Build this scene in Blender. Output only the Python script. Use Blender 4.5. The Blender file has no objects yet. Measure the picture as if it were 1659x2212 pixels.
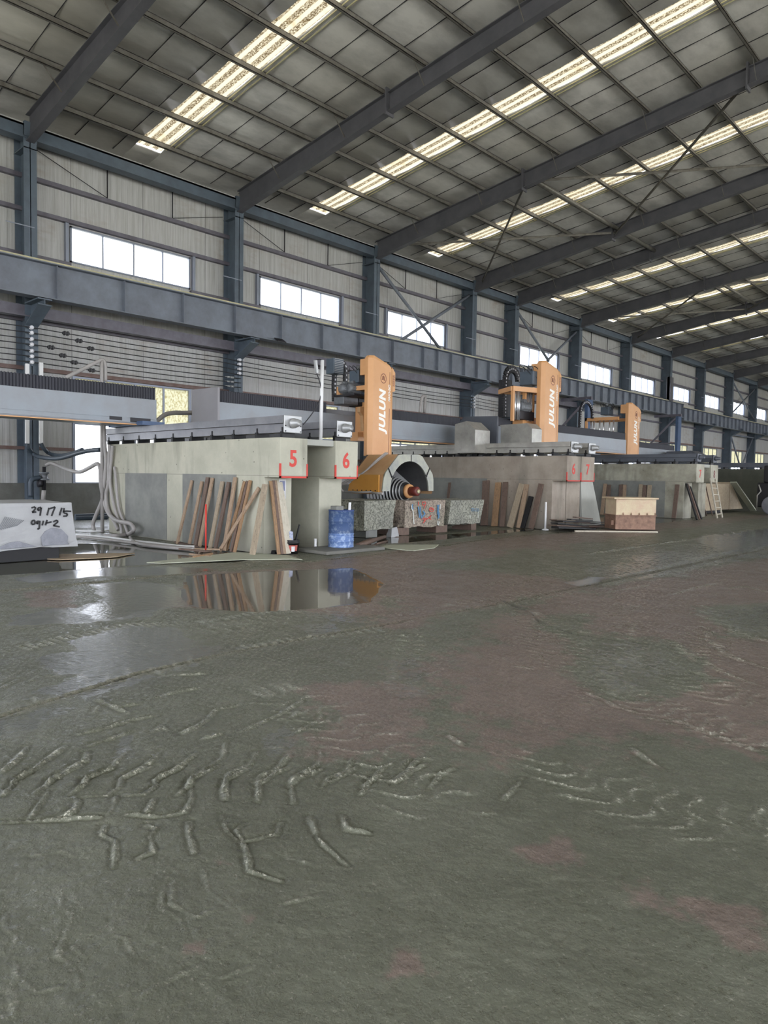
import bpy, bmesh, math, random
import numpy as np
from mathutils import Vector, Matrix
PI = math.pi
random.seed(7)
scene = bpy.context.scene
COL = scene.collection

# ---------------------------------------------------------------- camera
F, TH, PIT, ROL = 1535.97, .756295, -.0493901, .0152072
fw = Vector((-math.sin(TH)*math.cos(PIT), math.cos(TH)*math.cos(PIT), math.sin(PIT)))
r0 = Vector((math.cos(TH), math.sin(TH), 0)); u0 = r0.cross(fw)
cr = r0*math.cos(ROL)+u0*math.sin(ROL); cu = -r0*math.sin(ROL)+u0*math.cos(ROL)
CAM = Vector((0, 0, 1.5))
cd = bpy.data.cameras.new('camera'); cam = bpy.data.objects.new('camera', cd); COL.objects.link(cam)
M = Matrix((cr, cu, -fw)).transposed().to_4x4(); M.translation = CAM
cam.matrix_world = M
cd.sensor_fit = 'VERTICAL'; cd.sensor_height = 24; cd.lens = 24*F/2212
cd.clip_start = .05; cd.clip_end = 500
scene.camera = cam

# ---------------------------------------------------------------- world, light, exposure
w = bpy.data.worlds.new('sky'); scene.world = w; w.use_nodes = True
bg = w.node_tree.nodes['Background']; bg.inputs[0].default_value = (.89, .925, 1.02, 1); bg.inputs[1].default_value = 1.0
vs = scene.view_settings
vs.view_transform = 'Standard'; vs.look = 'None'; vs.gamma = 1; vs.use_curve_mapping = False
vs.exposure = 2.9
sl = bpy.data.lights.new('sun', 'SUN'); sl.energy = 4.0; sl.angle = math.radians(25); sl.color = (1, .97, .92)
so = bpy.data.objects.new('sun', sl); COL.objects.link(so); so.rotation_euler = (0, math.radians(28), 0)   # high hazy sun on the open side
cy = scene.cycles
cy.max_bounces = 8; cy.diffuse_bounces = 4; cy.glossy_bounces = 4; cy.transparent_max_bounces = 12
cy.sample_clamp_indirect = 6; cy.use_denoising = True
try: cy.denoiser = 'OPENIMAGEDENOISE'
except Exception: pass

def at(px, py, x=None, y=None, z=None):
    """point of the hall seen at a photo position, on a plane of the building"""
    d = fw+cr*((px-829.5)/F)-cu*((py-1106)/F)
    t = (x-CAM.x)/d.x if x is not None else (y-CAM.y)/d.y if y is not None else (z-CAM.z)/d.z
    return CAM+d*t
def k1(x, y): return (x*.25316, 740+y*.25316)
def k2(x, y): return (380+x*.25316, 740+y*.25316)
def k3(x, y): return (700+x*.22905, 740+y*.22905)
def k4(x, y): return (1020+x*.19888, 740+y*.19888)
def k5(x, y): return (1280+x*.22845, 820+y*.22845)

# ---------------------------------------------------------------- materials
def lin(h):
    h = h.lstrip('#'); v = [int(h[i:i+2], 16)/255 for i in (0, 2, 4)]
    return tuple(c/12.92 if c <= .04045 else ((c+.055)/1.055)**2.4 for c in v)+(1,)
class NT:
    def __init__(s, name):
        s.m = bpy.data.materials.new(name); s.m.use_nodes = True; s.t = s.m.node_tree
        s.b = s.t.nodes['Principled BSDF']; s.out = s.t.nodes['Material Output']
        s.geo = s.n('ShaderNodeNewGeometry')
    def n(s, typ, **kw):
        o = s.t.nodes.new(typ)
        for k, v in kw.items(): setattr(o, k, v)
        return o
    def l(s, a, b): s.t.links.new(a, b)
    def put(s, sock, v):
        if hasattr(v, 'links') or hasattr(v, 'is_linked'): s.l(v, sock)
        else: sock.default_value = v
    def vec(s, sc=(1, 1, 1), loc=(0, 0, 0)):
        m = s.n('ShaderNodeMapping'); m.inputs['Scale'].default_value = sc; m.inputs['Location'].default_value = loc
        s.l(s.geo.outputs['Position'], m.inputs[0]); return m.outputs[0]
    def noise(s, scale=5, sc=(1, 1, 1), det=4, rough=.55, loc=(0, 0, 0)):
        t = s.n('ShaderNodeTexNoise'); t.inputs['Scale'].default_value = scale; t.inputs['Detail'].default_value = det
        t.inputs['Roughness'].default_value = rough; s.l(s.vec(sc, loc), t.inputs['Vector']); return t.outputs[0]
    def vor(s, scale=5, sc=(1, 1, 1), feat='F1'):
        t = s.n('ShaderNodeTexVoronoi'); t.feature = feat; t.inputs['Scale'].default_value = scale
        s.l(s.vec(sc), t.inputs['Vector']); return t.outputs[0]
    def ramp(s, fac, a, b, ca=(0, 0, 0, 1), cb=(1, 1, 1, 1)):
        r = s.n('ShaderNodeValToRGB'); e = r.color_ramp.elements
        e[0].position = a; e[1].position = b; e[0].color = ca; e[1].color = cb
        s.l(fac, r.inputs[0]); return r.outputs[0]
    def math(s, op, a, b=0.0, c=0.0):
        m = s.n('ShaderNodeMath', operation=op)
        s.put(m.inputs[0], a); s.put(m.inputs[1], b); s.put(m.inputs[2], c); return m.outputs[0]
    def mix(s, f, a, b):
        m = s.n('ShaderNodeMix', data_type='RGBA'); s.put(m.inputs[0], f); s.put(m.inputs[6], a); s.put(m.inputs[7], b); return m.outputs[2]
    def attr(s, name):
        a = s.n('ShaderNodeAttribute'); a.attribute_name = name; return a.outputs['Fac']
    def axis(s, i):
        x = s.n('ShaderNodeSeparateXYZ'); s.l(s.geo.outputs['Position'], x.inputs[0]); return x.outputs[i]
    def bump(s, h, strength=.3, dist=.01, prev=None):
        b = s.n('ShaderNodeBump'); s.put(b.inputs['Strength'], strength); b.inputs['Distance'].default_value = dist
        s.l(h, b.inputs['Height'])
        if prev is not None: s.l(prev, b.inputs['Normal'])
        s.l(b.outputs[0], s.b.inputs['Normal']); return b.outputs[0]
    def set(s, col=None, rough=None, metal=None, spec=None):
        if col is not None: s.put(s.b.inputs['Base Color'], col)
        if rough is not None: s.put(s.b.inputs['Roughness'], rough)
        if metal is not None: s.put(s.b.inputs['Metallic'], metal)
        if spec is not None: s.put(s.b.inputs['Specular IOR Level'], spec)
        return s.m

def plain(name, h, rough=.6, metal=0, var=.25, scale=3, h2=None, lo=.35, hi=.7, bump=0, sc=(1, 1, 1)):
    """painted or bare surface with worn blotches of a second tone"""
    t = NT(name); a = lin(h); b = lin(h2) if h2 else tuple(c*(1-var) for c in a[:3])+(1,)
    n = t.noise(scale, sc=sc, det=6, rough=.65)
    t.set(t.mix(t.ramp(n, lo, hi), a, b), rough, metal)
    if bump: t.bump(t.noise(scale*8, det=5), bump, .01)
    return t.m

def wall_mat():
    t = NT('ribbed_panel')
    st = t.noise(2.2, sc=(1, 5, .22), det=6, rough=.7)
    fine = t.noise(9, sc=(1, 3, .06), det=4)
    c = t.mix(t.ramp(st, .42, .75), lin('#b4b4b3'), lin('#96958f'))
    c = t.mix(t.math('MULTIPLY', t.ramp(fine, .6, .78), .45), c, lin('#6f6d69'))
    # seams every ~1.2 m and rust creeping up at girts
    y = t.axis(1)
    seam = t.math('LESS_THAN', t.math('FRACT', t.math('DIVIDE', y, 2.46)), .007)
    c = t.mix(t.math('MULTIPLY', seam, .8), c, lin('#4a4a48'))
    rust = t.math('MULTIPLY', t.ramp(t.noise(.45, loc=(3, 1, 4)), .5, .68), t.ramp(t.noise(3, sc=(1, .6, 2)), .4, .7))
    c = t.mix(t.math('MULTIPLY', rust, .55), c, lin('#8d7760'))
    t.set(c, .45)
    rib = t.math('PINGPONG', t.math('MULTIPLY', y, 1.0), .1)
    t.bump(t.ramp(t.math('MULTIPLY', rib, 10), .35, .6), .4, .012)
    return t.m
def roof_mat():
    t = NT('roof_underside')
    n = t.noise(1.4, sc=(1, .5, 1), det=6, rough=.65)
    c = t.mix(t.ramp(n, .4, .7), lin('#c6c4c0'), lin('#a2a09d'))
    x = t.axis(0)
    warm = t.ramp(t.noise(.11, det=2), .45, .65)
    c = t.mix(t.math('MULTIPLY', warm, .6), c, lin('#958f80'))
    t.set(c, .38, .22)
    wr = t.noise(7, sc=(2.5, .35, 1), det=4, rough=.6)
    t.bump(wr, .25, .02)
    return t.m
def skylight_mat():
    t = NT('weathered_fibreglass')
    for nd in (t.b,): t.t.nodes.remove(nd)
    y = t.axis(1)
    rib = t.math('PINGPONG', t.math('ADD', y, .03), .155)          # corrugations along the slope
    dirt = t.math('MULTIPLY', t.ramp(t.math('MULTIPLY', rib, 6.45), .3, .5), t.ramp(t.noise(30, sc=(.7, 1, 1), det=4, rough=.7), .36, .56))
    c = t.mix(dirt, (.105, .095, .068, 1), (.013, .0085, .004, 1))
    c = t.mix(t.math('MULTIPLY', t.ramp(t.noise(1.1, det=3), .58, .7), .5), c, (.04, .028, .012, 1))
    tr = t.n('ShaderNodeBsdfTranslucent'); t.l(c, tr.inputs[0])
    df = t.n('ShaderNodeBsdfDiffuse'); df.inputs[0].default_value = lin('#c9b98a')
    mx = t.n('ShaderNodeMixShader'); mx.inputs[0].default_value = .12
    t.l(tr.outputs[0], mx.inputs[1]); t.l(df.outputs[0], mx.inputs[2]); t.l(mx.outputs[0], t.out.inputs[0])
    return t.m
def glass_mat(name='window_glass', tint=(.97, .98, 1, 1)):
    t = NT(name); t.t.nodes.remove(t.b)
    a = t.n('ShaderNodeBsdfTransparent'); a.inputs[0].default_value = tint
    g = t.n('ShaderNodeBsdfGlossy'); g.inputs[1].default_value = .05
    mx = t.n('ShaderNodeMixShader'); mx.inputs[0].default_value = .05
    t.l(a.outputs[0], mx.inputs[1]); t.l(g.outputs[0], mx.inputs[2]); t.l(mx.outputs[0], t.out.inputs[0]); return t.m
def dirty_glass():
    t = NT('frosted_dirty_glass'); t.t.nodes.remove(t.b)
    n = t.ramp(t.noise(14, sc=(1, 1, .7), det=6, rough=.7), .45, .62)
    c = t.mix(n, (.50, .49, .40, 1), (.34, .31, .20, 1))
    a = t.n('ShaderNodeBsdfTranslucent'); t.l(c, a.inputs[0])
    g = t.n('ShaderNodeBsdfTransparent')
    mx = t.n('ShaderNodeMixShader'); mx.inputs[0].default_value = .03
    t.l(a.outputs[0], mx.inputs[1]); t.l(g.outputs[0], mx.inputs[2]); t.l(mx.outputs[0], t.out.inputs[0]); return t.m
def concrete(name, h, h2, seed=0, wet=.3, holes=True):
    t = NT(name)
    c = t.mix(t.ramp(t.noise(1.3, det=6, rough=.65, loc=(seed, 0, 0)), .38, .68), lin(h), lin(h2))
    stain = t.ramp(t.noise(1.6, sc=(1.2, 1.2, .18), det=5, loc=(seed*2, 3, 0)), .55, .72)
    c = t.mix(t.math('MULTIPLY', stain, wet), c, lin('#5d5c52'))
    z = t.axis(2)
    base = t.math('MULTIPLY', t.ramp(t.math('ADD', z, t.math('MULTIPLY', t.noise(2, det=4), .5)), .25, .75, (1, 1, 1, 1), (0, 0, 0, 1)), .45)
    c = t.mix(base, c, lin('#6a6860'))
    if holes:
        v = t.ramp(t.vor(4.2), .05, .075, (1, 1, 1, 1), (0, 0, 0, 1))
        c = t.mix(t.math('MULTIPLY', v, .7), c, lin('#4a4a44'))
    seam = t.math('LESS_THAN', t.math('ABSOLUTE', t.math('SUBTRACT', z, 1.49)), .006)
    c = t.mix(t.math('MULTIPLY', seam, .5), c, lin('#55544c'))
    t.set(c, .75)
    t.bump(t.noise(25, det=6), .25, .01); return t.m
def wood(name, h, h2, h3):
    t = NT(name)
    c = t.mix(t.ramp(t.noise(9, sc=(3, 3, .6), det=6, rough=.7), .35, .7), lin(h), lin(h2))
    c = t.mix(t.math('MULTIPLY', t.ramp(t.noise(16, det=5, rough=.75), .55, .72), .7), c, lin(h3))
    t.set(c, .7); t.bump(t.noise(40, sc=(3, 3, .4), det=4), .4, .006); return t.m
def granite(name, h, h2, dark, sc=60):
    t = NT(name)
    c = t.mix(t.ramp(t.noise(sc, det=3, rough=.8), .42, .62), lin(h), lin(dark))
    c = t.mix(t.ramp(t.noise(1.8, det=4), .45, .65), c, t.mix(t.ramp(t.noise(sc, det=3, rough=.8), .45, .6), lin(h2), lin(dark)))
    t.set(c, .7); t.bump(t.noise(35, det=6, rough=.7), .7, .02); return t.m
def floor_mat():
    t = NT('wet_concrete_floor')
    wet0 = t.attr('wet'); wet = t.ramp(t.math('ADD', wet0, t.math('MULTIPLY', t.math('SUBTRACT', t.noise(11, sc=(1, 1.0, 1), det=5, rough=.7), .5), t.math('SUBTRACT', 1.5, wet0))), .5, .62); br = t.attr('brown'); gr = t.attr('grit'); ridge = t.attr('ridge')
    n1 = t.noise(.9, det=7, rough=.68); n2 = t.noise(6, det=6, rough=.7)
    g = t.mix(t.ramp(n1, .35, .7), lin('#67695b'), lin('#535547'))
    g = t.mix(t.math('MULTIPLY', t.ramp(n2, .5, .75), .5), g, lin('#747466'))
    b = t.mix(t.ramp(n1, .35, .7), lin('#786b62'), lin('#645952'))
    b = t.mix(t.math('MULTIPLY', t.ramp(n2, .5, .75), .5), b, lin('#85766b'))
    fac = t.ramp(t.math('ADD', br, t.math('MULTIPLY', t.math('SUBTRACT', n2, .5), 1.5)), .4, .62)
    c = t.mix(fac, g, b)
    speck = t.ramp(t.noise(70, det=3, rough=.8), .6, .68)
    c = t.mix(t.math('MULTIPLY', t.ramp(t.noise(55, det=3, rough=.8), .54, .6), t.math('MULTIPLY', ridge, 1.0)), c, lin('#e4e0d0'))  # pale specks in the ridge colour stand in for wet glints
    c = t.mix(t.math('MULTIPLY', speck, .4), c, lin('#b8b4a6'))
    c = t.mix(t.math('MULTIPLY', gr, t.ramp(t.noise(45, det=2), .4, .6)), c, lin('#b0aa98'))
    c = t.mix(t.math('MULTIPLY', ridge, .4), c, lin('#85877a'))  # ridge colour also lightened to imitate their wet sheen
    c = t.mix(t.math('MULTIPLY', t.attr('crack'), .75), c, lin('#2c2a26'))
    c = t.mix(t.math('MULTIPLY', wet, .55), c, lin('#40413a'))
    ro = t.math('ADD', .3, t.math('MULTIPLY', t.ramp(t.noise(3.5, det=6, rough=.7, loc=(5, 5, 0)), .35, .65), .28))
    ro = t.math('SUBTRACT', ro, t.math('MULTIPLY', t.ramp(t.noise(26, det=4, rough=.7), .53, .6), .38))
    ro = t.math('MULTIPLY', ro, t.math('SUBTRACT', 1.0, t.math('MULTIPLY', ridge, .8)))
    inv = t.math('SUBTRACT', 1.0, wet)
    ro = t.math('ADD', t.math('MULTIPLY', ro, inv), .03)
    ro = t.math('MAXIMUM', ro, .03)
    t.set(c, ro, 0, .55)
    still = t.ramp(wet0, .82, .93)
    rough_w = t.math('MULTIPLY', wet, t.math('SUBTRACT', 1.0, still))          # rippled film, not a still puddle
    b1 = t.bump(t.noise(28, det=6, rough=.7), t.math('MULTIPLY', inv, .6), .012)
    b1 = t.bump(t.noise(13, sc=(1, 1, 1), det=5, rough=.65), t.math('MULTIPLY', rough_w, .4), .03, b1)
    t.bump(t.noise(4.5, sc=(1, 1, 1), det=5, rough=.6), t.math('MULTIPLY', t.math('ADD', inv, .03), .45), .05, b1)
    return t.m

MT = dict(
    wall=wall_mat(), roof=roof_mat(), sky=skylight_mat(), glass=glass_mat(), dglass=dirty_glass(), floor=floor_mat(),
    girt=plain('dull_rusty_girt', '#7b6a66', .6, .1, .2, 3, '#6a5048'),
    steel=plain('blue_grey_steel', '#57636f', .5, 0, .2, 2.5, '#4b545e'),
    rafter=plain('dark_grey_steel', '#57565b', .55, 0, .2, 2, '#48484d'),
    purlin=plain('galvanised_steel', '#7d7a74', .45, .3, .3, 5, '#5f5a52'),
    crane=plain('crane_beam_paint', '#747b86', .5, 0, .2, 1.6, '#61656e'),
    railtop=plain('yellowed_rail', '#c9c096', .5, .2, .2, 4, '#a5a48a'),
    tie=plain('purple_grey_steel', '#6b6872', .5, 0, .2, 3, '#57535b'),
    alu=plain('window_frame_grey', '#8d93a0', .4, .3, .1),
    plinth=concrete('plinth_concrete', '#6f6f6b', '#56564f', 2, .5),
    conc=concrete('pale_concrete', '#b7b5a4', '#a5a494', 0, .6),
    conc2=concrete('brown_stained_concrete', '#9e9487', '#867b70', 4, .55),
    conc3=concrete('streaked_concrete', '#aeab9b', '#858172', 9, .8),
    conc4=concrete('dark_wet_concrete', '#55574b', '#484a40', 12, .5),
    plaster=plain('grey_cement_patch', '#84857f', .7, 0, .2, 1.5, '#6b6c6a', bump=.15),
    slab=plain('smooth_cement', '#a7a8a0', .7, 0, .15, 2, bump=.1),
    orange=plain('orange_paint', '#d19d6c', .42, 0, .12, 1.2, '#c8935f'),
    orange2=plain('dusty_orange_paint', '#c9a37a', .5, 0, .15, 2, '#b98f62'),
    amber=plain('amber_paint', '#cf9440', .45, 0, .15, 2),
    white=plain('white_lettering', '#f2efe8', .5, 0, .04), maroon=plain('maroon_print', '#6a2a22', .5),
    red=plain('red_paint', '#cc4238', .6, 0, .15, 12), blackpaint=plain('black_marker', '#1e1e20', .6), bluepaint=plain('blue_marker', '#4a7fa8', .6),
    whitepaint=plain('white_marker', '#d8dcd8', .6),
    bridge=plain('bridge_grey_paint', '#8a929a', .42, 0, .1, 1.2, '#828488'),
    bridge2=plain('bridge_end_plate', '#8c8a8e', .5, 0, .12, 2),
    bellows=plain('bellows_fabric', '#272832', .6, 0, .2, 3),
    rail=plain('rail_cover_steel', '#8c8c90', .4, .3, .15, 2.5, '#76777c'),
    raild=plain('dark_rail_steel', '#5f636b', .5, .2, .2, 2.5),
    plate=plain('cream_steel_plate', '#a9aaaa', .4, .4, .15, 5),
    sheet=plain('galvanised_sheet', '#aeaca4', .4, .35, .2, 2, '#8b8983'),
    hood=plain('chalky_metal', '#a5a596', .5, .2, .25, 3, '#868a88'),
    darkm=plain('dark_metal', '#26252a', .5, .2), lining=plain('grey_hood_lining', '#59595b', .55, .1), black=plain('black_rubber', '#111114', .55), gun=plain('grey_motor_casting', '#74777b', .5, .3, .3, 14),
    tank=plain('blue_grey_tank', '#4a5662', .45), chrome=plain('bright_rod', '#d5d6da', .25, .8, .1),
    hose=plain('grey_hose', '#a19d9a', .55, 0, .15, 6), dhose=plain('dark_blue_hose', '#39444f', .5), pvc=plain('white_pipe', '#dadada', .4, 0, .06),
    wire=plain('black_cable', '#26262a', .5), ceram=plain('white_porcelain', '#dcdce2', .3, 0, .05),
    wood=wood('weathered_wood', '#a08a72', '#86705c', '#5d4c40'), wood2=wood('orange_brown_wood', '#9c7c5a', '#7a614a', '#4f4034'),
    wood3=wood('dark_old_wood', '#6e5a4e', '#57483f', '#3a302b'), wood4=wood('speckled_board', '#a0937e', '#8a7a66', '#54493f'), wood5=wood('pale_board', '#c0b9a8', '#aba493', '#8d8678'),
    blackw=plain('black_board', '#101013', .6), granA=granite('grey_granite', '#a2a294', '#8c8c82', '#54554d', 22), granB=granite('pinkish_granite', '#a89a8b', '#96907f', '#625850', 24),
    marble=plain('pale_grey_stone', '#a2a3a4', .55, 0, .08, 1.5, '#939495', bump=.1), rock=plain('rough_grey_stone', '#8b8d95', .8, 0, .25, 10, bump=.6),
    blue=plain('scuffed_blue_paint', '#243f78', .4, .1, .1, 15, '#9db0cc', .57, .61), bluew=plain('washed_blue_paint', '#5873a4', .5, 0, .1, 12, '#8fa3c2', .5, .6),
    bucket=plain('black_plastic', '#1d1c20', .3), label=plain('red_label', '#b25a50', .5, 0, .1, 30, '#8b4038'), paper=plain('white_paper', '#d5d5d6', .7),
    print_=plain('blue_grey_print', '#8389a8', .7, 0, .3, 60), plastic=plain('clear_bag', '#b9bfd0', .25, 0, .3, 30, '#6b7293'),
    tan=plain('tan_flaking_paint', '#cdbf9d', .6, 0, .12, 4, '#c3a58d', bump=.3), rust=plain('rusty_steel', '#9a7a66', .7, .1, .25, 7, '#6f5648', bump=.4),
    jet=plain('stand_blue_paint', '#4a5f80', .5), stonetan=plain('tan_stone', '#b4a58c', .7, 0, .2, 9, '#9d8c76', bump=.3), sand=plain('spilt_slurry', '#a7aa97', .7, 0, .15, 3, bump=.2),
    sandb=plain('dried_mud', '#a28f76', .75, 0, .2, 3, bump=.2), ground=plain('bounce_yard_ground', '#9a9a92', .9, 0, .1),
)

# ---------------------------------------------------------------- mesh helpers
class MB:
    def __init__(s): s.v = []; s.f = []; s.sm = []
    def add(s, vs, fs, smooth=False):
        o = len(s.v); s.v += [tuple(v) for v in vs]; s.f += [tuple(i+o for i in f) for f in fs]; s.sm += [smooth]*len(fs); return s
    def box(s, a, b):
        x0, y0, z0 = a; x1, y1, z1 = b
        if x0 > x1: x0, x1 = x1, x0
        if y0 > y1: y0, y1 = y1, y0
        if z0 > z1: z0, z1 = z1, z0
        return s.add([(x0,y0,z0),(x1,y0,z0),(x1,y1,z0),(x0,y1,z0),(x0,y0,z1),(x1,y0,z1),(x1,y1,z1),(x0,y1,z1)],
                     [(0,3,2,1),(4,5,6,7),(0,1,5,4),(1,2,6,5),(2,3,7,6),(3,0,4,7)])
    def bar(s, p, q, wd, ht, up=(0, 0, 1)):
        p = Vector(p); q = Vector(q); d = (q-p).normalized(); up = Vector(up)
        sd = d.cross(up)
        if sd.length < 1e-4: sd = d.cross(Vector((1, 0, 0)))
        sd.normalize(); u = sd.cross(d).normalized(); vs = []
        for c in (p, q):
            for i, j in ((-1,-1),(1,-1),(1,1),(-1,1)): vs.append(c+sd*i*wd/2+u*j*ht/2)
        return s.add(vs, [(0,1,2,3),(7,6,5,4),(0,4,5,1),(1,5,6,2),(2,6,7,3),(3,7,4,0)])
    def tube(s, pts, r, n=8, smooth_path=0):
        pts = [Vector(p) for p in pts]
        if smooth_path:
            out = []
            for i in range(len(pts)-1):
                a, b = pts[i], pts[i+1]; pa = pts[max(i-1, 0)]; nb = pts[min(i+2, len(pts)-1)]
                for k in range(smooth_path):
                    t = k/smooth_path
                    out.append(.5*((2*a)+(b-pa)*t+(2*pa-5*a+4*b-nb)*t*t+(3*a-pa-3*b+nb)*t**3))
            pts = out+[pts[-1]]
        vs = []; prev = None
        for i, p in enumerate(pts):
            d = (pts[min(i+1, len(pts)-1)]-pts[max(i-1, 0)])
            d = d.normalized() if d.length > 1e-7 else Vector((0, 0, 1))
            if prev is None:
                prev = d.cross(Vector((0, 0, 1)))
                if prev.length < .05: prev = d.cross(Vector((1, 0, 0)))
            sd = (prev-d*prev.dot(d)); sd.normalize(); prev = sd; u = d.cross(sd)
            rr = r[i] if isinstance(r, (list, tuple)) else r
            for k in range(n):
                a = 2*PI*k/n; vs.append(p+sd*math.cos(a)*rr+u*math.sin(a)*rr)
        m = len(pts); fs = [(i*n+k, i*n+(k+1) % n, (i+1)*n+(k+1) % n, (i+1)*n+k) for i in range(m-1) for k in range(n)]
        s.add(vs, fs, True); o = len(s.v)-len(vs)
        s.f += [tuple(o+k for k in reversed(range(n))), tuple(o+(m-1)*n+k for k in range(n))]; s.sm += [False]*2
        return s
    def prism(s, poly, axis, a, b):
        """poly of 2D points extruded along axis (0,1,2) between a and b"""
        def P(p, t):
            return (t, p[0], p[1]) if axis == 0 else (p[0], t, p[1]) if axis == 1 else (p[0], p[1], t)
        n = len(poly); vs = [P(p, a) for p in poly]+[P(p, b) for p in poly]
        ar = sum(poly[i][0]*poly[(i+1) % n][1]-poly[(i+1) % n][0]*poly[i][1] for i in range(n))
        sgn = (1 if ar > 0 else -1)*(1 if b > a else -1)*(-1 if axis == 1 else 1)
        fs = [tuple(range(n)), tuple(n+i for i in range(n))]+[(i, (i+1) % n, n+(i+1) % n, n+i) for i in range(n)]
        if sgn > 0: fs[0] = fs[0][::-1]
        else: fs[1] = fs[1][::-1]; fs[2:] = [f[::-1] for f in fs[2:]]
        return s.add(vs, fs)
    def lathe(s, prof, c, axis=2, n=32):
        """prof: list of (radius, height)"""
        vs = []
        for r, h in prof:
            for k in range(n):
                a = 2*PI*k/n; u, v = r*math.cos(a), r*math.sin(a)
                p = (u, v, h) if axis == 2 else (h, u, v) if axis == 0 else (v, h, u)
                vs.append((c[0]+p[0], c[1]+p[1], c[2]+p[2]))
        m = len(prof); fs = [(i*n+k, i*n+(k+1) % n, (i+1)*n+(k+1) % n, (i+1)*n+k) for i in range(m-1) for k in range(n)]
        s.add(vs, fs, True); o = len(s.v)-len(vs)
        s.f += [tuple(o+k for k in reversed(range(n))), tuple(o+(m-1)*n+k for k in range(n))]; s.sm += [False]*2
        return s
    def build(s, name, mat, parent=None, bevel=0, **tags):
        me = bpy.data.meshes.new(name); me.from_pydata(s.v, [], s.f)
        me.polygons.foreach_set('use_smooth', s.sm[:len(me.polygons)] if len(s.sm) >= len(me.polygons) else [False]*len(me.polygons))
        me.materials.append(MT[mat] if isinstance(mat, str) else mat); me.update()
        o = bpy.data.objects.new(name, me); COL.objects.link(o)
        if parent is not None:
            o.parent = parent; o.matrix_parent_inverse = Matrix.Translation(-parent.location)
        if bevel:
            b = o.modifiers.new('bevel', 'BEVEL'); b.width = bevel; b.segments = 2; b.limit_method = 'ANGLE'
        for k, v in tags.items(): o[k] = v
        return o
def tag(o, label, cat=None, group=None, kind=None):
    o['label'] = label
    if cat: o['category'] = cat
    if group: o['group'] = group
    if kind: o['kind'] = kind
    return o
def thing(name, label, cat, loc=(0, 0, 0), group=None):
    o = bpy.data.objects.new(name, None); COL.objects.link(o); o.location = loc; o.empty_display_size = .1
    return tag(o, label, cat, group)
def text(name, body, mat, parent, M4, size, shear=0, offset=0, extrude=.003, xscale=1.0, space=1.0):
    c = bpy.data.curves.new(name, 'FONT'); c.body = body; c.size = size; c.shear = shear; c.offset = offset; c.extrude = extrude
    c.align_x = 'CENTER'; c.align_y = 'CENTER'; c.space_character = space; c.resolution_u = 3
    o = bpy.data.objects.new(name, c); COL.objects.link(o)
    dg = bpy.context.evaluated_depsgraph_get(); me = bpy.data.meshes.new_from_object(o.evaluated_get(dg))
    COL.objects.unlink(o); bpy.data.objects.remove(o)
    me.transform(M4 @ Matrix.Diagonal((xscale, 1, 1, 1))); me.materials.clear(); me.materials.append(MT[mat])
    n = bpy.data.objects.new(name, me); COL.objects.link(n)
    n.parent = parent; n.matrix_parent_inverse = Matrix.Translation(-parent.location); return n
def frameX(loc, rot90=False):
    """text plane facing +X: reading right = +Y, up = +Z; rot90 turns it to read upwards"""
    m = Matrix(((0, 0, 1), (1, 0, 0), (0, 1, 0))).to_4x4()
    if rot90: m = m @ Matrix.Rotation(PI/2, 4, 'Z')
    m.translation = Vector(loc); return m
ORD = 'first second third fourth fifth sixth seventh eighth ninth tenth eleventh twelfth thirteenth fourteenth fifteenth sixteenth'.split()

# ================================================================ SETTING
XW, XC = -23.2, -22.44                       # wall sheet, inner flange of the columns
CY_ = [.97, 8.34, 15.74, 23.1, 30.45, 34.45, 41.82, 49.2, 56.55, 63.92, 71.28, 78.65, 86.0]
YN, YF, XR = -13.5, 93.0, 20.5
def zp(x):                                     # underside of purlins
    return 11.95+.12*(x+22.44) if x < 0 else 11.95+.12*22.44-.12*x
# ---- floor: one mesh whose relief carries the tyre marks, puddles and joints
def vnoise(x, y, sc, seed=0):
    rs = np.random.RandomState(seed); G = rs.rand(256, 256)
    x = x*sc; y = y*sc; xi = np.floor(x).astype(int); yi = np.floor(y).astype(int); fx = x-xi; fy = y-yi
    fx = fx*fx*(3-2*fx); fy = fy*fy*(3-2*fy)
    g = lambda a, b: G[a % 256, b % 256]
    return (g(xi, yi)*(1-fx)+g(xi+1, yi)*fx)*(1-fy)+(g(xi, yi+1)*(1-fx)+g(xi+1, yi+1)*fx)*fy
def fbm(x, y, sc, o=4, seed=0): return sum(vnoise(x, y, sc*2**i, seed+i)*.5**(i+1) for i in range(o))/(1-.5**o)
def sstep(a, b, v):
    t = np.clip((v-a)/(b-a), 0, 1); return t*t*(3-2*t)
def seg(X, Y, poly):
    """distance, arc length and side offset to a polyline"""
    D = np.full(X.shape, 1e9); S = np.zeros(X.shape); T = np.zeros(X.shape); acc = 0
    for (ax, ay), (bx, by) in zip(poly[:-1], poly[1:]):
        dx, dy = bx-ax, by-ay; L = math.hypot(dx, dy); dx /= L; dy /= L
        u = np.clip((X-ax)*dx+(Y-ay)*dy, 0, L); ex = X-ax-u*dx; ey = Y-ay-u*dy; d = np.hypot(ex, ey)
        m = d < D; D = np.where(m, d, D); S = np.where(m, acc+u, S); T = np.where(m, dx*ey-dy*ex, T); acc += L
    return D, S, T
def inpoly(X, Y, poly):
    """signed distance to a polygon (positive inside)"""
    ins = np.zeros(X.shape, bool); n = len(poly)
    for i in range(n):
        ax, ay = poly[i]; bx, by = poly[(i+1) % n]
        if ay == by: continue
        c = ((ay > Y) != (by > Y)) & (X < (bx-ax)*(Y-ay)/(by-ay)+ax); ins ^= c
    D, _, _ = seg(X, Y, list(poly)+[poly[0]]); return np.where(ins, D, -D)
def fl(pts): return [tuple(at(px, py, z=0)[:2]) for px, py in pts]
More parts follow.
